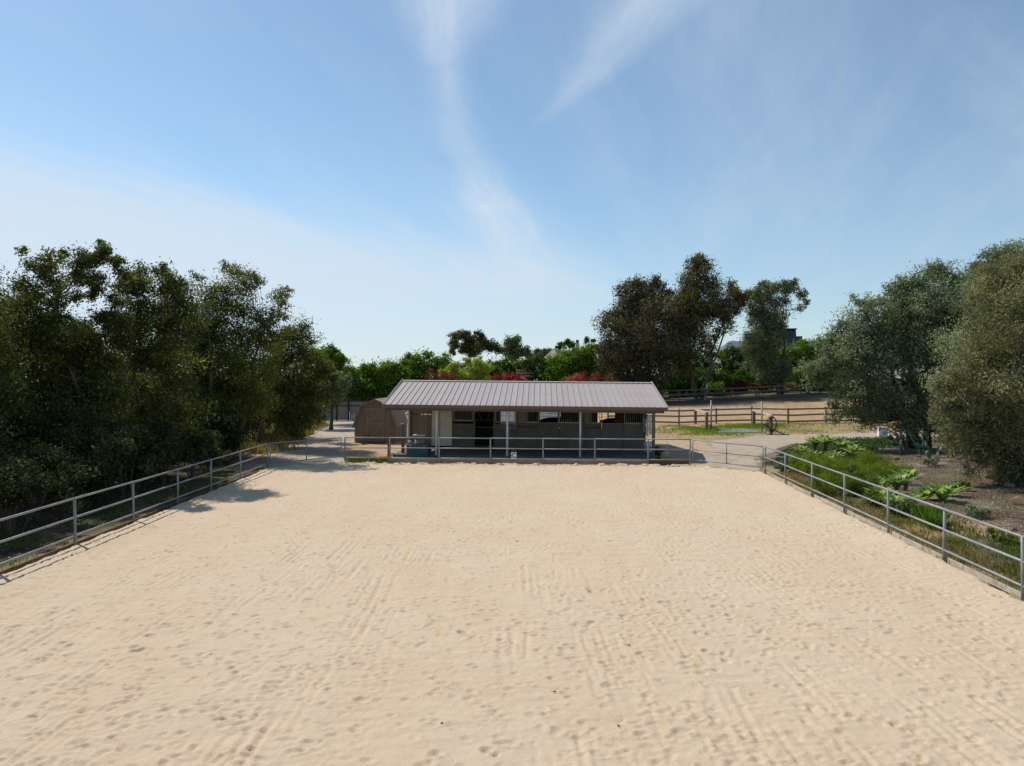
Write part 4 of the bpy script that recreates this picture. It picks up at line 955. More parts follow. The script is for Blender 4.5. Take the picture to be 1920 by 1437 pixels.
# ------------------------------------------------------------------ wooden fences
def wood_fence(label, pts, h, rails, pm, rm, name='wood_fence', cat='fence', bw=.14, post=.13):
    x0, y0, z0 = pts[0]; root = thing(name, label, cat, (x0, y0, z0))
    pb = unit_board(post, post, pm); rb = unit_board(bw, .045, rm)
    for x, y, z in pts:
        o = span('post', pb, (x - x0, y - y0, z - z0 - .2), (x - x0 + RG.normal(0, .01), y - y0, z - z0 + h + RG.normal(0, .02)), root)
    for a, b in zip(pts, pts[1:]):
        for zr in rails:
            span('rail', rb, (a[0] - x0, a[1] - y0 - post * .7, a[2] - z0 + zr + RG.normal(0, .012)), (b[0] - x0, b[1] - y0 - post * .7, b[2] - z0 + zr + RG.normal(0, .012)), root, R(90))
    return root
def fpt(u, Y): x = X_(u, Y); return (x, Y, gz1(x, Y))
wood_fence('weathered three-rail wooden fence between the wash pad and the bare paddock', [fpt(u, Y) for u, Y in ((1140, 62), (1205, 62), (1273, 61.5), (1343, 61), (1410, 60.5), (1478, 58), (1549, 58), (1622, 58), (1695, 58), (1770, 58))], 1.38, (.22, .74, 1.24), M['fwood'], M['fwood'])
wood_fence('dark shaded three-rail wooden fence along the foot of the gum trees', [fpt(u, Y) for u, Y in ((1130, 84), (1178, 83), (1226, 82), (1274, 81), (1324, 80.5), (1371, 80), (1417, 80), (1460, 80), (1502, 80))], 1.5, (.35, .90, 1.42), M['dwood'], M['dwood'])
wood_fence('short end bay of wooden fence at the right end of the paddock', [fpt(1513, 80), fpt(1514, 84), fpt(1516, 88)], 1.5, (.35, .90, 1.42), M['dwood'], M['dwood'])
wood_fence('weathered wooden post and rail fence on the bank behind the stable', [fpt(u, 74) for u in (690, 716, 742)], 1.6, (.6, 1.05, 1.5), M['black'], M['black'], post=.16)
# lying branch near the fence end
# grey sheet wall with black frame and gate
def sheetwall():
    Y = 66; x0 = X_(600, Y); z = gz1(x0, Y); r = thing('panel_wall', 'grey-brown panel wall with a black frame at the end of the path', 'wall', (x0, Y, z))
    for i in range(8): w = X_(742, Y) - x0; MB().box(w * i / 8 + .01, w * (i + 1) / 8 - .01, 0, .05, .15, 1.86 + (.02 if i % 2 else 0)).build('panel', M['gwall'], r)
    w = X_(742, Y) - x0
    for zz in (.12, 1.45, 1.9): MB().box(0, w, -.05, -.002, zz - .04, zz + .04).build('frame_rail', M['black'], r)
    for u in (600, 632, 654, 700, 722, 742): x = X_(u, Y) - x0; MB().box(x - .07, x + .07, -.12, -.052, 0, 2.15).build('post', M['black'], r)
    g = thing('white_pickets', 'few white pickets leaning on the panel wall at the end of the path', 'pickets', (X_(655, 65.5), 65.5, z))
    for i, h in enumerate((.9, .55, .75, .5, .62)): MB().box(i * .22, i * .22 + .05, -.02, .02, 0, h).build('picket', M['white'], g)
sheetwall()
wood_fence('short stretch of old wooden plank fence on the hillside among the hedges', [(X_(968, 98), 98, Z_(709, 98)), (X_(1001, 98), 98, Z_(709, 98))], 1.35, (.3, .7, 1.1), M['lwood'], M['lwood'], bw=.24)

# ------------------------------------------------------------------ far houses
def house(name, label, x0, x1, Y, D, zE, zP, roof, wall, hip=.2):
    cx = (x0 + x1) / 2; z0 = gz1(cx, Y); r = thing(name, label, 'house', (cx, Y, z0)); w = (x1 - x0) / 2; e = zE - z0; p = zP - z0
    MB().box(-w, w, 0, D, -.3, e).build('wall', wall, r)
    a = w * (1 - hip); o = .5
    vs = [(-w - o, -o, e), (w + o, -o, e), (w + o, D + o, e), (-w - o, D + o, e), (-a, D / 2, p), (a, D / 2, p)]
    rf = MB().add(vs, [(0, 1, 5, 4), (1, 2, 5), (2, 3, 4, 5), (3, 0, 4), (3, 2, 1, 0)]).build('roof', roof, r)
    for s_ in (-.6, -.1, .45):
        f = MB().box(w * s_ - .6, w * s_ + .6, -.03, -.002, e - 1.9, e - .7).build('window', M['white'], r); MB().box(w * s_ - .52, w * s_ + .52, -.05, -.031, e - 1.82, e - .78).build('pane', M['glass'], f)
    return r, rf
Y = 125; r, rf = house('far_house', 'large far house with slate roof and black chimney above the hedges', X_(1372, Y), X_(1600, Y), Y, 9, Z_(655, Y), Z_(637, Y), M['slate'], M['plaster'], .1)
x = X_(1490, Y) - r.location.x; zb = Z_(640, Y) - r.location.z; zt = Z_(614, Y) - r.location.z
ch = MB().box(x - 1.3, x + 1.3, 2.5, 4.6, zb - 1, zt - .55).build('chimney', M['chim'], r)
for s_ in (-1.18, -.4, .4, 1.18): MB().box(x + s_ - .12, x + s_ + .12, 2.6, 4.5, zt - .55, zt - .2).build('chimney_leg', M['chim'], ch)
MB().box(x - 1.45, x + 1.45, 2.4, 4.7, zt - .2, zt).build('chimney_cap', M['chim'], ch); MB().box(x + 1.32, x + 2.5, 2.6, 4.4, zb - 1, Z_(629, Y) - r.location.z).build('chimney_base', M['chim'], r)
MB().prism([(x - 3.4, zb - 1.0), (x + 1.2, zb - 1.0), (x - 1.0, zb + .15)], 1.2, 4.0).build('dormer', M['slate'], r)
Y = 140; r, rf = house('far_house', 'small far house with brown tiled roof and pale chimneys left of the gum trees', X_(1022, Y), X_(1098, Y), Y, 8, Z_(674, Y), Z_(655, Y), M['brownroof'], M['plaster'], .4)
for u, v, m in ((1045.5, 652, 'plaster'), (1085.5, 641, 'plaster')):
    x = X_(u, Y) - r.location.x; zt = Z_(v, Y) - r.location.z; c = MB().box(x - .35, x + .35, 3, 3.8, zt - 3.5, zt).build('chimney', M[m], r); MB().box(x - .28, x + .28, 3.07, 3.73, zt + .002, zt + .55).build('chimney_cap', M['chim'], c)

# ------------------------------------------------------------------ trees
rl = np.random.default_rng(101)
def T(name, label, base, lst, Y, leaves, ln, lm, bark, seed, dj=1.0, **kw): return tree(name, label, base, LP(lst, Y, rl, dj), int(leaves * 1.25), ln * 1.3, kw.pop('asp', .42), lm, bark, seed, **kw)
m_ = L['melaleuca']; pb = M['palebark']
T('paperbark_tree', 'nearest dark tree at the left edge of the picture', (-17.5, 21), [(-60, 560, 60), (-120, 640, 70), (-30, 640, 60), (-90, 740, 70), (-10, 740, 60), (20, 800, 45), (-60, 830, 60), (-70, 500, 45), (20, 690, 45), (-20, 560, 35)], 21, 26000, .085, m_, pb, 1, stems=2, tr=.17)
T('paperbark_tree', 'dark tree with loose open crown, second from the left edge', (-16.5, 24), [(60, 495, 22), (92, 484, 18), (100, 525, 26), (42, 540, 22), (20, 570, 35), (66, 590, 34), (10, 630, 45), (75, 650, 45), (30, 710, 50), (105, 570, 18), (90, 730, 45), (20, 790, 50), (100, 800, 40), (45, 470, 10), (120, 620, 34)], 24, 36000, .085, m_, pb, 2, stems=2, tr=.16)
T('paperbark_tree', 'tallest left tree with airy upswept pale branches', (-15.2, 25.2), [(150, 492, 22), (190, 470, 17), (178, 487, 14), (217, 492, 15), (150, 520, 18), (185, 527, 18), (175, 552, 13), (217, 560, 18), (140, 560, 14), (200, 600, 24), (130, 640, 38), (190, 665, 40), (232, 520, 12), (150, 720, 45), (210, 740, 40), (150, 800, 45), (120, 475, 9), (225, 620, 30), (165, 625, 26)], 25.2, 36000, .085, m_, pb, 3, stems=3, tr=.16, spread=.8)
T('paperbark_tree', 'dark bushy tree in the middle of the left row', (-14.4, 27), [(265, 512, 22), (300, 508, 18), (322, 524, 17), (258, 545, 26), (310, 558, 30), (240, 600, 30), (290, 610, 35), (335, 600, 28), (260, 665, 40), (320, 675, 40), (280, 740, 45), (340, 760, 40), (250, 800, 40), (345, 545, 24), (350, 600, 32), (230, 540, 20), (300, 810, 40), (228, 690, 40)], 27, 36000, .09, m_, pb, 4, stems=2, tr=.17)
T('paperbark_tree', 'big dark tree with yellow-green top left of the corner gate', (-14.8, 35), [(440, 512, 20), (468, 515, 17), (424, 498, 10), (370, 520, 12), (395, 545, 26), (450, 550, 30), (488, 528, 11), (420, 590, 35), (480, 590, 28), (362, 580, 28), (400, 640, 40), (460, 650, 40), (522, 558, 20), (532, 590, 18), (508, 625, 30), (370, 655, 35), (540, 545, 10), (390, 710, 45), (450, 730, 45), (380, 780, 40), (430, 800, 38), (370, 740, 40), (485, 760, 38), (365, 620, 30), (500, 690, 34), (410, 830, 26)], 35, 52000, .095, L['melaleuca_green'], pb, 5, stems=2, tr=.22, spread=.7)
T('paperbark_tree', 'rounded dark tree at the right end of the left row', (-14.6, 40), [(562, 612, 20), (550, 650, 30), (590, 635, 13), (520, 680, 35), (572, 700, 35), (602, 680, 22), (540, 745, 35), (600, 735, 28), (628, 712, 14), (500, 760, 35), (560, 790, 25), (540, 800, 28), (588, 770, 24), (528, 640, 26)], 40, 34000, .10, m_, pb, 6, stems=2, tr=.2)
T('broadleaf_tree', 'bright green round tree past the end of the left row', (-17.2, 62), [(602, 665, 18), (625, 660, 14), (640, 680, 13), (615, 700, 20), (640, 705, 12), (596, 700, 18)], 62, 11000, .2, L['hedge'], M['bark'], 7)
T('willow_shrub', 'grey-green loose shrub tree overhanging the path by the panel wall', (-14.6, 55), [(620, 715, 20), (640, 722, 15), (605, 740, 20), (630, 745, 14), (600, 765, 16), (650, 708, 9)], 55, 9000, .16, L['olive'], M['bark'], 8, cat='shrub')
# back row that closes the gaps in the lower wood
T('paperbark_tree', 'shaded tree deep in the wood behind the left row', (-21, 27), [(40, 640, 55), (120, 690, 55), (-30, 700, 60), (60, 760, 60), (150, 780, 50), (-20, 800, 60), (200, 700, 40)], 27, 14000, .13, m_, pb, 9)
T('paperbark_tree', 'shaded tree deep in the wood behind the middle of the left row', (-19.5, 36), [(260, 660, 50), (330, 700, 50), (200, 740, 50), (280, 770, 50), (370, 760, 45), (430, 700, 45), (330, 640, 35)], 36, 14000, .15, m_, pb, 10)
T('paperbark_tree', 'shaded tree deep in the wood behind the right end of the left row', (-18.5, 46), [(450, 700, 40), (510, 710, 40), (470, 770, 40), (540, 770, 35), (570, 740, 30), (580, 680, 25), (420, 760, 35)], 46, 12000, .18, m_, M['bark'], 12)
# shade shrubs in the wood
wood = [(-13.6, 15.2, 1.3, 1.7), (-14.8, 18.6, 1.5, 2.3), (-13.2, 20.6, .9, 1.2), (-15.2, 23.2, 1.6, 2.5), (-13.4, 24.7, .8, 1.1), (-14.9, 28.6, 1.4, 2.4), (-16.5, 32.0, 1.8, 2.8), (-13.2, 29.6, .8, 1.3), (-15.4, 35.2, 1.6, 2.6), (-14.6, 13.0, 1.6, 2.2), (-17.5, 17, 2, 3.2), (-17.6, 21, 2, 3.2), (-17.8, 26, 2, 3.3), (-16.6, 38.5, 1.7, 2.8), (-16.4, 42.5, 1.5, 2.4), (-17.6, 47.5, 1.7, 2.6), (-14.2, 16.8, 1.2, 1.9), (-14.0, 21.9, 1.2, 1.8), (-14.2, 26.2, 1.2, 1.9), (-13.9, 32.6, 1.2, 1.9), (-20, 15, 2.2, 3.6), (-20, 20, 2.3, 3.8), (-20.5, 24.5, 2.3, 3.8), (-20.5, 30, 2.3, 3.6), (-20, 36, 2.2, 3.4), (-19.5, 42, 2, 3.4)]
wood += [(-12.7, 12.2, .9, 1.9), (-12.8, 14.6, 1.0, 2.3), (-12.6, 17.2, .9, 2.0), (-12.7, 19.4, .9, 2.2), (-12.7, 22.4, .9, 2.3), (-12.8, 24.9, .8, 2.0), (-12.8, 27.4, .8, 2.0), (-13.0, 10.0, 1.0, 2.2)]  # nearer row, added to cast shade on the strip behind the left fence
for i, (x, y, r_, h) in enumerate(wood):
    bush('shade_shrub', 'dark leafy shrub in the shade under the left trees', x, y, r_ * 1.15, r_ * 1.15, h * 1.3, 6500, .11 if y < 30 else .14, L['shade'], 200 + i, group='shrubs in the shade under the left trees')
for i, (u, v, h, lab) in enumerate(((330, 905, 1.0, 'pale-leaved sapling catching the sun under the left trees'), (435, 868, 1.5, 'pale grey-green sapling by the trunk near the corner gate'))):
    x, y = G(u, v); bush('sapling', lab, x - 1.2, y + 1.5, .55, .5, h + .6, 1300, .09, L['olive'], 240 + i, cat='sapling')
for i, (x, y, r_, h, lab) in enumerate(((-15.2, 45.5, 1.0, 1.3, 'weedy green bush at the left verge of the path nearest the gate'), (-15.9, 50.5, 1.0, 1.2, 'olive-brown weedy bush halfway along the left verge of the path'), (-17.2, 57, 1.1, 1.1, 'low weedy bush at the far end of the left verge of the path'))):
    bush('verge_bush', lab, x, y, r_, r_ * 1.4, h, 2600, .14, L['grass'] if i != 1 else L['shade'], 250 + i, up=1.5)

# gum trees behind the paddock
T('gum_tree', 'broad brownish gum tree behind the right end of the stable roof', (X_(1222, 85), 85), [(1150, 640, 30), (1132, 605, 17), (1165, 578, 27), (1185, 540, 20), (1192, 530, 12), (1222, 533, 17), (1232, 522, 10), (1200, 585, 38), (1236, 572, 36), (1150, 680, 26), (1195, 650, 40), (1240, 630, 40), (1245, 690, 28), (1215, 705, 24), (1175, 705, 20), (1160, 545, 12), (1133, 650, 13), (1250, 545, 14)], 85, 52000, .22, L['euc_brown'], M['bark'], 20, stems=2, tr=.35, droop=.5, cat='gum tree')
T('gum_tree', 'tallest gum tree with several pale trunks behind the paddock', (X_(1312, 86), 86), [(1305, 492, 16), (1322, 492, 14), (1290, 517, 20), (1325, 522, 23), (1284, 545, 22), (1345, 552, 20), (1310, 550, 26), (1275, 580, 28), (1312, 590, 30), (1345, 585, 20), (1275, 625, 28), (1300, 640, 26), (1275, 670, 24), (1345, 620, 12), (1334, 645, 12), (1310, 480, 8), (1290, 690, 18), (1378, 545, 12), (1398, 560, 12), (1385, 580, 11), (1370, 532, 12), (1402, 548, 10), (1362, 575, 16), (1365, 610, 13), (1255, 600, 20), (1262, 650, 22), (1380, 560, 16)], 86, 42000, .21, L['euc'], M['palebark'], 21, stems=4, tr=.26, spread=1.0, droop=.4, cat='gum tree')
T('gum_tree', 'grey-green gum tree with a forked open crown right of the tallest gum', (X_(1463, 87), 87), [(1440, 545, 17), (1432, 530, 8), (1480, 540, 15), (1487, 528, 8), (1503, 550, 12), (1422, 565, 15), (1412, 585, 14), (1452, 585, 22), (1500, 575, 8), (1430, 612, 26), (1405, 640, 18), (1440, 650, 24), (1420, 675, 18), (1465, 670, 16), (1470, 700, 16), (1440, 700, 18), (1470, 565, 10), (1512, 565, 6), (1455, 620, 24), (1465, 535, 14), (1420, 545, 12)], 87, 26000, .21, L['euc_grey'], M['bark'], 22, stems=2, tr=.3, spread=.8, droop=.5, cat='gum tree')
# far trees on the skyline
T('gum_tree', 'spreading far gum tree on the skyline left of the tiled house', (X_(895, 150), 150), [(855, 630, 10), (850, 645, 9), (872, 628, 9), (885, 640, 12), (898, 628, 8), (905, 645, 13), (922, 650, 11), (932, 655, 8), (870, 655, 10), (890, 660, 12), (850, 660, 6)], 150, 11000, .36, L['euc'], M['bark'], 23, cat='gum tree', tr=.3)
T('gum_tree', 'rounder far gum tree just right of the spreading one', (X_(965, 155), 155), [(958, 645, 11), (967, 638, 9), (950, 658, 10), (970, 655, 13), (985, 660, 10), (962, 668, 12), (992, 668, 7)], 155, 9000, .36, L['euc_grey'], M['bark'], 24, cat='gum tree', tr=.3)
T('gum_tree', 'low far tree between the round gum and the tiled roof', (X_(1012, 160), 160), [(1008, 665, 9), (1022, 662, 8), (1032, 660, 6), (1000, 672, 9), (1020, 672, 8)], 160, 5000, .36, L['euc_grey'], M['bark'], 25, cat='gum tree', tr=.25)
T('gum_tree', 'small tufted tree over the tiled roof', (X_(1060, 165), 165), [(1052, 648, 6), (1062, 642, 6), (1072, 647, 5), (1045, 655, 5), (1100, 638, 5), (1112, 640, 4)], 165, 4200, .32, L['hedge_dark'], M['bark'], 26, cat='tree', tr=.2)
T('broadleaf_tree', 'small grey-brown far tree above the hedge at the left of the stable', (X_(727, 130), 130), [(725, 692, 9), (720, 700, 10), (738, 702, 8)], 130, 2600, .3, L['euc_brown'], M['bark'], 27, tr=.15)
# olives on the right
ol = [(1600, 592, 24), (1625, 572, 20), (1645, 585, 30), (1585, 630, 30), (1640, 640, 42), (1560, 668, 26), (1600, 700, 42), (1540, 650, 12), (1690, 530, 18), (1700, 545, 24), (1735, 520, 28), (1770, 512, 22), (1792, 525, 24), (1700, 595, 42), (1760, 590, 48), (1820, 570, 40), (1680, 670, 50), (1740, 680, 50), (1800, 660, 48), (1610, 755, 34), (1640, 790, 24), (1680, 760, 48), (1740, 770, 42), (1515, 690, 18), (1570, 620, 22), (1600, 560, 10), (1665, 545, 16), (1755, 500, 12), (1560, 780, 16), (1520, 720, 14), (1540, 640, 16), (1528, 690, 16), (1545, 712, 20), (1655, 720, 40), (1770, 545, 34), (1730, 570, 34), (1670, 610, 36), (1790, 740, 40), (1575, 745, 22), (1600, 780, 18), (1830, 520, 20), (1760, 805, 30), (1800, 800, 34), (1835, 815, 30), (1715, 800, 24), (1690, 800, 22), (1845, 780, 34), (1850, 600, 45), (1860, 690, 45), (1855, 640, 40), (1780, 600, 40)]
T('olive_tree', 'large grey-green olive tree right of the driveway', (X_(1725, 39), 39), ol, 38, 110000, .12, L['olive'], M['bark'], 30, asp=.34, stems=3, tr=.28, cat='olive tree', sub=18, subr=.42)
T('olive_tree', 'nearest olive tree with warm brownish foliage at the right edge', (X_(1930, 25), 25.5), [(1862, 510, 30), (1900, 500, 36), (1950, 520, 60), (1850, 560, 36), (1890, 590, 55), (1950, 640, 75), (1835, 650, 36), (1880, 690, 60), (1815, 710, 34), (1850, 760, 44), (1920, 760, 70), (1800, 760, 26), (1840, 810, 36), (1900, 830, 50), (1960, 840, 60), (1990, 600, 70), (1990, 740, 70), (1880, 870, 24), (1930, 880, 34), (1850, 850, 22), (1775, 742, 22), (1768, 790, 22), (1790, 700, 26), (1785, 822, 20), (1760, 720, 18), (1755, 765, 18), (1800, 850, 24), (1825, 880, 20), (1905, 905, 24), (1870, 900, 16), (1960, 930, 34)], 25.5, 100000, .085, L['olive_warm'], M['bark'], 31, asp=.34, stems=3, tr=.26, cat='olive tree', sub=18, subr=.42)
T('olive_tree', 'greener olive crown rising behind the nearest olive tree', (X_(1900, 31), 31.5), [(1850, 495, 26), (1890, 482, 22), (1915, 480, 28), (1870, 530, 40), (1930, 520, 50), (1840, 570, 40), (1840, 640, 40), (1830, 720, 40), (1835, 540, 30), (1845, 800, 34), (1800, 720, 38), (1808, 650, 38), (1800, 785, 32), (1830, 840, 24)], 31.5, 44000, .10, L['olive'], M['bark'], 32, asp=.34, stems=2, tr=.2, cat='olive tree')
T('gum_tree', 'reddish tree top peeping between the two right-hand crowns', (X_(1838, 60), 60), [(1835, 500, 11), (1828, 515, 12), (1845, 520, 14), (1838, 560, 20)], 60, 2600, .18, L['rust'], M['bark'], 33, cat='tree')

# hedges and coloured bushes behind
hedge('hedge', 'bright green hedge left of the stable roof', [(648, 692, 82), (700, 690, 82), (735, 682, 84), (770, 676, 86)], 15000, .24, L['hedge'], 50)
hedge('hedge', 'tall feathery green hedge behind the left part of the stable roof', [(735, 690, 94), (765, 672, 95), (800, 662, 96), (840, 672, 96)], 11000, .26, L['hedge'], 51)
hedge('hedge', 'clipped dark green hedge behind the middle of the stable roof', [(905, 682, 100), (960, 678, 100), (1010, 674, 98), (1060, 668, 96), (1110, 655, 96)], 18000, .26, L['hedge_dark'], 52)
hedge('hedge', 'bright green hedge rising to the broad gum tree', [(1035, 668, 94), (1080, 655, 93), (1110, 650, 92), (1160, 655, 92)], 13000, .25, L['hedge'], 53)
hedge('hedge', 'green hedge below the slate-roofed house', [(1250, 668, 100), (1335, 662, 100), (1375, 655, 100), (1420, 662, 100), (1460, 664, 100)], 11000, .25, L['hedge_dark'], 54)
hedge('hedge', 'bright hedge between the right gum tree and the olive', [(1465, 655, 97), (1510, 645, 96), (1560, 642, 95), (1600, 640, 95)], 12000, .25, L['hedge'], 55)
hedge('hedge', 'shaded shrub belt under the gum trees', [(1150, 705, 91), (1230, 708, 92), (1300, 700, 93), (1400, 700, 93), (1500, 700, 92), (1600, 690, 90)], 15000, .25, L['hedge_dark'], 56)
hedge('hedge', 'green hedge band right behind the yellow-green bush', [(830, 690, 90), (880, 684, 92), (940, 690, 92)], 7000, .26, L['hedge_dark'], 58)
hedge('far_trees', 'low dark green line of far trees above the left hedge', [(640, 700, 120), (700, 696, 120), (760, 690, 120)], 4000, .4, L['hedge_dark'], 57, cat='trees')
def cb(name, label, u, vt, w, Y, h, n, ln, lm, seed, cat='bush', **kw):
    rx = w / 2 / 1280 * Y; x = X_(u, Y); z = Z_(vt, Y) - h; return bush(name, label, x, Y, rx, min(rx, 1.6), h, n, ln, lm, seed, zoff=z - gz1(x, Y), cat=cat, **kw)
cb('lime_bush', 'large yellow-green bush behind the stable roof', 872, 664, 120, 84, 5.0, 15000, .22, L['lime'], 60, lobes=22)
cb('bougainvillea', 'faded red bougainvillea left of the yellow-green bush', 826, 690, 62, 82, 2.8, 3600, .16, L['rust'], 61)
cb('bougainvillea', 'vivid red bougainvillea just above the middle of the stable roof', 965, 698, 72, 76, 2.5, 4600, .15, L['red'], 62)
cb('bougainvillea', 'small red bougainvillea left of the vivid one', 932, 704, 32, 77, 2.0, 1500, .14, L['red'], 63)
cb('bougainvillea', 'pinkish red bougainvillea above the right half of the stable roof', 1085, 705, 60, 76, 2.2, 2800, .14, L['red'], 64)
cb('bougainvillea', 'dull rusty bougainvillea beside the broad gum tree', 1132, 699, 78, 77, 2.6, 3800, .15, L['rust'], 65)
cb('grey_bush', 'grey-green bush between the hedge and the pinkish bougainvillea', 1078, 698, 46, 82, 2.4, 2200, .15, L['olive'], 66)
cb('dark_red_bush', 'dark red-leaved bush behind the paddock fence', 1380, 708, 72, 84, 2.4, 4600, .16, L['darkred'], 67)
cb('dark_red_bush', 'smaller dark red bush beside the gum trunk', 1424, 712, 34, 84.5, 2.2, 2000, .16, L['darkred'], 68)
cb('yellow_bush', 'yellowish bush at the right end of the stable roof', 1236, 712, 22, 84, 2.0, 1300, .15, L['lime'], 69)
cb('light_bush', 'light green bush in the sun between the gum trunks', 1345, 704, 50, 90, 2.6, 2400, .2, L['hedge'], 70)
cb('grass_bush', 'pale dry bush beside the right gum trunk', 1475, 712, 34, 90, 1.8, 1500, .2, L['dry'], 71)
cb('lantana_bush', 'dark bush with orange flecks at the right end of the paddock fence', 1535, 708, 56, 86, 2.6, 3200, .17, L['hedge_dark'], 72)
cb('corner_bush', 'dark green bush beside the panel wall at the left', 660, 712, 45, 68, 3.0, 3200, .17, L['shade'], 73)
x = X_(1322, 84); r = thing('leaning_post', 'white post leaning by the foot of the tallest gum tree', 'post', (x, 84, gz1(x, 84))); MB().bar((0, 0, 0), (.22, 0, 1.9), .12, .12, (0, 1, 0)).build('post_shaft', M['white'], r)

# ------------------------------------------------------------------ right garden
def blade():
    n = 7; mb = MB(); vs = []; fs = []
    for i in range(n):
        t = i / (n - 1); w = .17 * (math.sin(math.pi * min(1, t * .62 + .22)) ** 1.1) * (1 - t ** 3.2) + .002
        z = .10 * math.sin(t * 2.0) - .10 * t * t; vs += [(t, -w, z + .035 * (1 - t)), (t, 0, z - .02), (t, w, z + .035 * (1 - t))]
    for i in range(n - 1): b = i * 3; fs += [(b, b + 1, b + 4, b + 3), (b + 1, b + 2, b + 5, b + 4)]
    mb.add(vs, fs); out = []
    for tint in (.12, .5, .9):
        me = mb.mesh('leaf', L['agave'], True); a = me.attributes.new('tint', 'FLOAT', 'POINT'); a.data.foreach_set('value', [min(1, tint + .25 * (v[0] < .1) + .1 * abs(v[1]) / .1) for v in vs]); out.append(me)
    return out
BL = blade()
def agave(label, x, y, z, s, seed, n=24, group=None, name='agave'):
    rg = np.random.default_rng(seed); g0 = gz1(x, y); r = thing(name, label, 'agave', (x, y, g0), 0, group)
    if z > .05: MB().tube(bend((0, .1, -.05), (0, 0, z), 3, rg, 0), [.09, .08, .07, .06], 7).build('stem', M['bark'], r, True)
    for i in range(n):
        a = i * 2.39996 + rg.normal(0, .1); t = i / n; el = R(24 + 58 * t + rg.normal(0, 5)); l = s * .85 * (1 - .35 * t) * rg.uniform(.85, 1.1)
        o = link(bpy.data.objects.new('leaf', BL[int(rg.integers(0, 3))]), r); o.location = (0, 0, z); o.rotation_euler = (rg.normal(0, .12), -el, a); o.scale = (l, s * rg.uniform(.9, 1.15), s)
    return r
up = [(1500, 851, 34.5, .55, .85, 'leftmost of the big agaves in the upper bed'), (1528, 836, 35.5, .75, .9, 'tall agave second from the left in the upper bed'), (1548, 832, 35.0, .85, .95, 'tallest agave at the top of the upper bed'), (1580, 841, 34.3, .7, .9, 'agave in the middle right of the upper bed'), (1600, 852, 33.3, .55, .9, 'rightmost big agave of the upper bed'), (1562, 862, 32.2, .35, .8, 'low agave in front of the upper bed'), (1520, 862, 32.8, .35, .8, 'low agave at the left front of the upper bed')]
for i, (u, v, Y, z, s_, lab) in enumerate(up): agave(lab, X_(u, Y), Y, max(.05, Z_(v, Y) - gz1(X_(u, Y), Y)) * .9, s_, 300 + i, 26)
agave('short yellow-green agave below the upper bed among feathery bushes', X_(1555, 29.5), 29.5, .35, .6, 310, 20)
lo = [(1700, 905, 24.4, .4, .85, 'tall back agave right of the back one in the lower group'), (1785, 928, 23.2, .3, .75, 'far right agave at the rear of the lower group'), (1672, 950, 21.0, .25, .7, 'agave at the left front of the lower group next to the rail'), (1640, 915, 23.8, .4, .75, 'agave at the left end of the lower group against the feathery bushes'), (1682, 915, 23.6, .35, .85, 'back agave of the lower group beyond the right fence'), (1737, 936, 22.5, .3, .80, 'middle agave of the lower group beyond the right fence'), (1768, 938, 22.2, .32, .92, 'rightmost agave of the lower group beyond the right fence'), (1655, 938, 22.0, .25, .80, 'leftmost agave of the lower group just behind the rail'), (1712, 948, 21.3, .22, .66, 'small front agave of the lower group behind the rail')]
for i, (u, v, Y, z, s_, lab) in enumerate(lo): agave(lab, X_(u, Y), Y, max(.03, Z_(v, Y) - gz1(X_(u, Y), Y)), s_, 320 + i, 24)
# feathery bushes
fb = [(1575, 880, 25.6, 1.0, 1.15, 'feathery green bush in front of the brightest one'), (1632, 880, 25.4, .9, 1.05, 'feathery green bush between the brightest one and the lower agaves'), (1525, 880, 28.6, .9, .95, 'feathery green bush in front of the leftmost agaves'), (1500, 860, 30.0, .9, 1.0, 'feathery dark green bush behind the third fence post'), (1545, 868, 27.5, 1.0, 1.15, 'feathery green bush left of the brightest one'), (1600, 862, 27.0, 1.0, 1.3, 'brightest feathery green bush in the middle of the bed'), (1648, 850, 28.5, .9, 1.2, 'wispy green bush at the right end of the upper bed'), (1560, 900, 23.5, .8, 1.0, 'low feathery bush close to the right fence'), (1620, 905, 23.4, .7, .9, 'brown-tinged feathery bush left of the lower agaves')]
fb.append((1672, 868, 26.4, .8, .95, 'feathery bush at the right end of the green bed'))
for i, (u, v, Y, rx, h, lab) in enumerate(fb): bush('feathery_bush', lab, X_(u, Y), Y, rx, rx * .9, h * .76, 7000, .085, L['feather'] if i not in (3, 8) else L['grass'], 340 + i, asp=.16, up=2.2, ragged=.6, lobes=12)
for i, (u, Y, rx, h, lm, lab) in enumerate(((1478, 29.6, .6, .5, 'cover', 'low leafy plant just inside the corner of the right fence'), (1650, 21.5, .55, .5, 'grass', 'low green plant with small leaves left of the front agave'), (1690, 20.0, .5, .45, 'cover', 'pale-leaved low plant under the lower agaves'), (1588, 24.8, .6, .7, 'shade', 'dark small shrub between the feathery bushes'))):
    bush('low_plant', lab, X_(u, Y), Y, rx, rx, h, 1500, .09, L[lm], 360 + i, cat='plant')
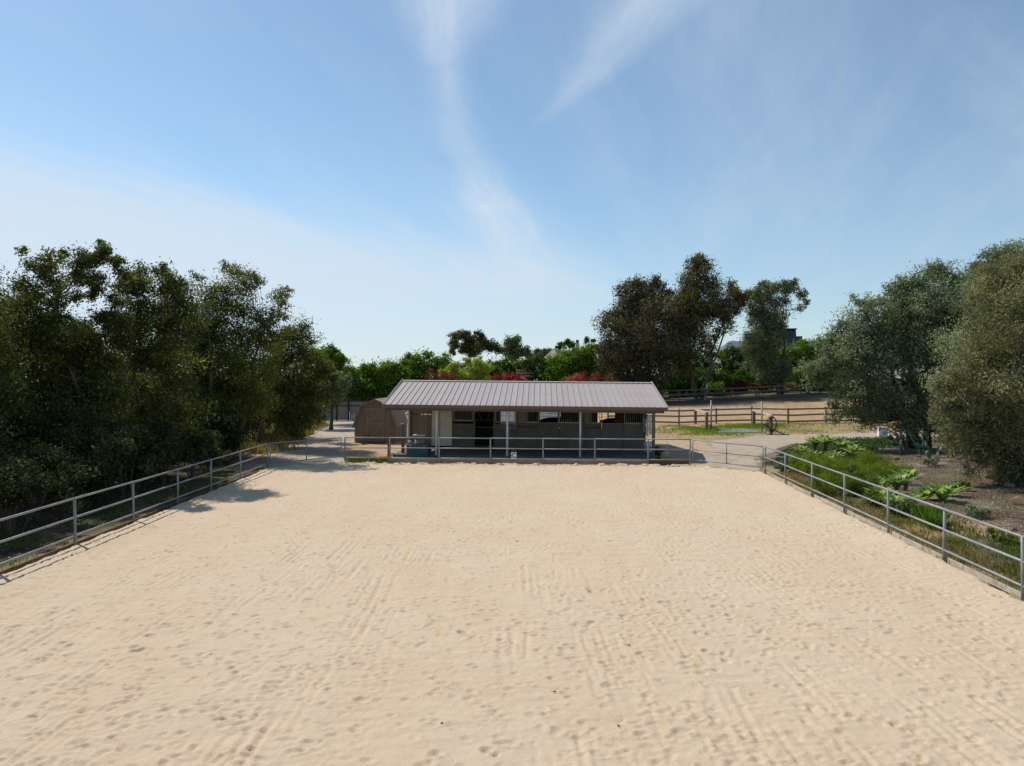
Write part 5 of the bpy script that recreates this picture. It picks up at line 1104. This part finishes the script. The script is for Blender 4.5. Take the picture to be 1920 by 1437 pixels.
def tufts(name, label, pts, n, h, w, lm, seed, cat='grass clump', kind=None, spread=.3, lean=.45):
    """grass blades as thin bent strips"""
    rg = np.random.default_rng(seed); P = []
    c = np.array(pts, float); k = rg.integers(0, len(c), n); b = c[k] + np.c_[rg.normal(0, spread, (n, 2))]
    z = gz(b[:, 0], b[:, 1]); z = np.where(z < -.1, -.02, z); d = rg.uniform(0, 6.283, n); ln = h * rg.uniform(.5, 1.2, n); le = lean * rg.uniform(.2, 1.3, n) * ln
    sd = np.c_[-np.sin(d), np.cos(d), np.zeros(n)] * w; dr = np.c_[np.cos(d), np.sin(d), np.zeros(n)]
    B = np.c_[b, z]; m = B + dr * (le * .35)[:, None] + np.c_[np.zeros((n, 2)), ln * .6]; t = B + dr * le[:, None] + np.c_[np.zeros((n, 2)), ln]
    V = np.stack([B - sd, B + sd, m + sd * .8, t, m - sd * .8], 1).reshape(-1, 3)
    F = np.arange(n * 5).reshape(-1, 5); T_ = np.repeat(rg.random(n), 5)
    O = V.mean(0); O[2] = V[:, 2].min(); me = leaf_mesh(name, V - O, F, T_, L[lm]); o = link(bpy.data.objects.new(name, me)); o.location = O
    return tag(o, label, cat, kind=kind)
tufts('ornamental_grass', 'arching grass clump just behind the right fence below the agaves', [(X_(1735, 19.2), 19.2), (X_(1750, 19), 19.0), (X_(1760, 18.3), 18.4)], 1100, .42, .005, 'lawn', 400, spread=.13, lean=.5)
rg = np.random.default_rng(77)
vp = [(rightx(y) + rg.uniform(.25, 1.1), y) for y in rg.uniform(6, 29, 260)]
tufts('dry_grass', 'dry grass and weeds along the foot of the right fence', vp, 9000, .13, .006, 'dry', 401, kind='stuff', spread=.13, cat='grass')
vp = [(rightx(y) + rg.uniform(.6, 2.6), y) for y in rg.uniform(9, 22, 80)]
tufts('green_weeds', 'patchy green weeds on the bare bank beyond the right fence', vp, 5500, .13, .007, 'grass', 402, kind='stuff', spread=.22, cat='weeds')
vp = [(rg.uniform(-8, -5.4), 33.0 + rg.uniform(0, .7)) for _ in range(40)]
tufts('weeds', 'sparse weeds behind the left end of the far fence', vp, 1100, .26, .010, 'grass', 403, kind='stuff', spread=.12, cat='weeds')
vp = [(-15.2 + rg.normal(0, .7) - (y - 44) * .18, y) for y in rg.uniform(37, 64, 150)]
tufts('verge_grass', 'dry and green grass on the left verge of the path', vp, 9000, .45, .018, 'dry', 404, kind='stuff', spread=.35, cat='grass')
vp = [(leftx(y) - rg.uniform(.3, 2.2), y) for y in rg.uniform(13, 30, 110)]
tufts('shade_grass', 'patchy green grass in the shade behind the left fence', vp[:60], 2600, .10, .008, 'grass', 405, kind='stuff', spread=.28, cat='grass')
vp = [(15.3 + rg.normal(0, 1.6), 53 + rg.normal(0, 1.8)) for _ in range(70)] + [(20.2 + rg.normal(0, 1.5), 57 + rg.normal(0, .9)) for _ in range(70)]
tufts('green_grass', 'green grass patches either side of the wash pad', vp, 7000, .13, .02, 'lawn', 406, kind='stuff', spread=.5, cat='grass')
vp = [(rg.uniform(12, 36), rg.uniform(47, 60)) for _ in range(200)]
vp = [p for p in vp if not (p[1] < 49 + (p[0] - 15) * .3 and p[0] > 12)]
tufts('golden_grass', 'short golden grass on the slope behind the driveway', vp, 4500, .11, .018, 'tan', 407, kind='stuff', spread=.9, cat='grass')
# ground cover
def cover():
    rg = np.random.default_rng(410); n = 26000; poly = [(11.9, 31.5), (12.9, 34), (14.6, 37.4), (17.8, 41.2), (21.5, 43.6), (25, 44.8), (24.0, 41.0), (21.0, 39.0), (18.5, 36.0), (16.8, 33.0), (13, 30.5)]
    b = np.c_[rg.uniform(11.5, 26, n * 3), rg.uniform(30, 46, n * 3)]; d = poly_dist(b[:, 0], b[:, 1], poly) + (vnoise(b[:, 0], b[:, 1], .8, 61) - .5) * .9; b = b[d < 0][:n]; d = d[d < 0][:n]
    h = (.08 + .30 * sm(0, 1.0, -d)) * (.5 + vnoise(b[:, 0], b[:, 1], .5, 62)); P = np.c_[b, gz(b[:, 0], b[:, 1]) + h * rg.random(len(b)) ** .4]
    N = rg.normal(size=P.shape) * .6 + np.array([0, 0, 1.]); t = np.clip(rg.normal(.35, .16, len(P)), 0, .62); t[rg.random(len(P)) < .05] = 1
    V, F, TT = leaf_arrays(P, N, .12, .5, rg, 0, t); O = np.array([16, 37, 0.]); o = link(bpy.data.objects.new('ground_cover', leaf_mesh('ground_cover', V - O, F, TT, L['cover']))); o.location = O
    tag(o, 'low dark green ground cover with pale flecks between driveway and agaves', 'ground cover', kind='stuff')
cover()
def debris(name, label, poly, n, ln, seed):
    rg = np.random.default_rng(seed); P = np.array(poly); b = np.c_[rg.uniform(P[:, 0].min(), P[:, 0].max(), n), rg.uniform(P[:, 1].min(), P[:, 1].max(), n)]
    d = poly_dist(b[:, 0], b[:, 1], poly); b = b[(d < 0) & (vnoise(b[:, 0], b[:, 1], 1.1, seed) + rg.random(n) * .5 > .6)]; Q = np.c_[b, gz(b[:, 0], b[:, 1]) + .015]
    V, F, TT = leaf_arrays(Q, rg.normal(size=Q.shape) * .35 + np.array([0, 0, 1.]), ln, .4, rg); O = np.array([P[:, 0].mean(), P[:, 1].mean(), 0.])
    o = link(bpy.data.objects.new(name, leaf_mesh(name, V - O, F, TT, L['debris']))); o.location = O; tag(o, label, 'leaf litter', kind='stuff')
debris('leaf_litter', 'dry leaf litter and bark under the right olive trees', [(11, 9), (12.5, 24), (16, 30), (20, 40), (32, 42), (30, 9)], 60000, .075, 420)
debris('wood_litter', 'fallen leaves on the dark soil behind the left fence', [(-11.2, 8), (-11.2, 30), (-12.5, 36), (-20, 38), (-20, 8)], 22000, .08, 421)
rgw = np.random.default_rng(88)
tufts('bank_weeds', 'thin dry weeds scattered over the mulch under the right olives', [(rgw.uniform(12, 24), rgw.uniform(11, 34)) for _ in range(170)], 7000, .14, .007, 'tan', 423, kind='stuff', spread=.2, cat='weeds')
debris('bark_chips', 'pale grey chips and twigs on the bank at the right edge', [(12.0, 13.5), (13.2, 19.5), (17.5, 21), (18, 13.5)], 26000, .06, 424)
for i, (u, Y, rx, h, lm, lab) in enumerate(((1830, 19.5, .45, .30, 'olive', 'low grey-green clump on the bare bank right of the lower agaves'), (1880, 16.8, .5, .3, 'grass', 'low green clump on the bare bank nearest the right edge'), (1795, 24.5, .5, .3, 'grass', 'low weedy clump behind the lower agaves'), (1700, 27.5, .6, .4, 'grass', 'low weedy clump on the mulch beside the feathery bushes'), (1745, 30.5, .6, .35, 'olive', 'low grey clump on the mulch in front of the cacti'))):
    bush('bank_plant', lab, X_(u, Y), Y, rx, rx, h, 1300, .07, L[lm], 460 + i, cat='plant', up=1.2, stems=False)
# prickly pears
def pad_mesh():
    mb = MB(); vs = []; n = 14
    for s_ in (-1, 1):
        vs.append((0, s_ * .05, .5))
        for i in range(n): a = 2 * math.pi * i / n; vs.append((math.sin(a) * .24, s_ * .035, .5 - math.cos(a) * .34))
    for i in range(n): a = 2 * math.pi * i / n; vs.append((math.sin(a) * .32 * (1 - .25 * (math.cos(a) > .3)), 0, .5 - math.cos(a) * .48))
    f = []
    for i in range(n):
        j = (i + 1) % n; f += [(0, 1 + i, 1 + j), (n + 1, n + 2 + j, n + 2 + i), (1 + i, 2 * n + 2 + i, 2 * n + 2 + j, 1 + j), (n + 2 + j, 2 * n + 2 + j, 2 * n + 2 + i, n + 2 + i)]
    return mb.add(vs, f).mesh('pad', M['pad'], True)
PADM = pad_mesh()
def cactus(label, x, y, n, s, seed):
    rg = np.random.default_rng(seed); r = thing('prickly_pear', label, 'cactus', (x, y, gz1(x, y))); nodes = []
    for i in range(n):
        if i < 5 or not nodes: p = Vector((rg.uniform(-.9, .9), rg.uniform(-.4, .4), -.05)); tilt = Vector((rg.normal(0, .25), rg.normal(0, .2), 1)).normalized()
        else:
            q = nodes[int(rg.integers(0, len(nodes)))]; p = q[0] + q[1] * .85 * q[2] + Vector((rg.normal(0, .08), rg.normal(0, .05), 0)); tilt = (q[1] + Vector((rg.normal(0, .5), rg.normal(0, .4), .1))).normalized()
            if p.z > .85: continue
        sc = s * rg.uniform(.7, 1.1); o = link(bpy.data.objects.new('pad', PADM), r); o.location = p
        o.rotation_mode = 'QUATERNION'; o.rotation_quaternion = tilt.to_track_quat('Z', 'Y') @ Matrix.Rotation(rg.uniform(-.9, .9), 3, 'Z').to_quaternion(); o.scale = (sc, sc, sc); nodes.append((p, tilt, sc))
cactus('prickly pear cactus nearest the white box under the large olive', X_(1685, 36), 36.2, 24, .42, 430)
cactus('prickly pear cactus in the middle of the shade between the olives', X_(1735, 34), 34.6, 24, .4, 431)
cactus('prickly pear cactus touching the nearest olive foliage', X_(1785, 32), 32.6, 20, .4, 432)
# boxes and rocks
x, y = G(1463, 879); r = thing('utility_box', 'dark grey utility box behind the corner post of the right fence', 'utility box', (x, y, gz1(x, y)), R(-20))
MB().box(-.27, .27, -.2, .2, 0, .34).build('base', M['lgrey'], r, False, .02); MB().prism([(-.3, .341), (.3, .341), (.26, .52), (-.2, .52)], -.22, .22).build('lid', M['grey'], r, False, .02); MB().box(-.05, .05, -.215, -.201, .12, .2).build('latch', M['black'], r)
x, y = G(1655, 821); y -= 0; r = thing('painted_box', 'white box with a blue painted flower beside the driveway under the olive', 'box', (x, y, gz1(x, y)), R(-12))
MB().box(-.29, .29, -.2, .2, 0, .70).build('body', M['white'], r, False, .02); MB().box(-.32, .32, -.23, .23, .701, .77).build('lid', M['white'], r, False, .02)
fl = MB()
for k in range(6):
    a = k * math.pi / 3; fl.add([(.06, -.203, .36), (.06 + .13 * math.cos(a - .3), -.203, .36 + .13 * math.sin(a - .3)), (.06 + .19 * math.cos(a), -.203, .36 + .19 * math.sin(a)), (.06 + .13 * math.cos(a + .3), -.203, .36 + .13 * math.sin(a + .3))], [(0, 1, 2, 3)])
fl.build('flower', M['blue'], r)
def rock(label, x, y, s, seed):
    import bmesh
    rg = np.random.default_rng(seed); bm = bmesh.new(); V = sph(rg, 40) * np.array([1, .8, .6]) * rg.uniform(.75, 1.05, (40, 1)) * s
    for v in V: bm.verts.new((v[0], v[1], v[2] + s * .3))
    bmesh.ops.convex_hull(bm, input=bm.verts); me = bpy.data.meshes.new('rock'); bm.to_mesh(me); bm.free(); me.materials.append(M['rock'])
    o = link(bpy.data.objects.new('rock', me)); o.location = (x, y, gz1(x, y)); b = o.modifiers.new('bevel', 'BEVEL'); b.width = s * .1; b.segments = 2; tag(o, label, 'rock')
for u, v, s_, lab in ((1912, 950, .32, 'red-brown rock at the right edge of the picture'), (1862, 905, .35, 'dark rock in the shade under the nearest olive'), (1680, 868, .2, 'small rock at the foot of the cactus'), (1722, 866, .16, 'small brown rock between two cacti'), (1893, 920, .22, 'half-buried rock left of the red-brown one')):
    x, y = G(u, v); rock(lab, x, y, s_, int(u))
# small dark plant by the right end of the porch
bush('potted_shrub', 'dark little shrub at the right end of the stable porch', X_(1240, 34.2), 34.4, .45, .3, .7, 900, .08, L['shade'], 500, cat='shrub')
for i, (u, v) in enumerate(((1180, 1217), (828, 1365), (1160, 1370), (1040, 1305))):
    x, y = G(u, v); o = MB().box(-.02, .02, -.009, .009, 0, .014).build('clod', M['bwood'], None, False, .004); o.location = (x, y, .04); o.rotation_euler = (.2, .1, i); tag(o, ('dark clod alone on the middle of the sand', 'dark clod on the sand near the bottom left of centre', 'dark clod on the sand below the lone middle one', 'dark clod near the wheel bands on the sand')[i], 'clod')
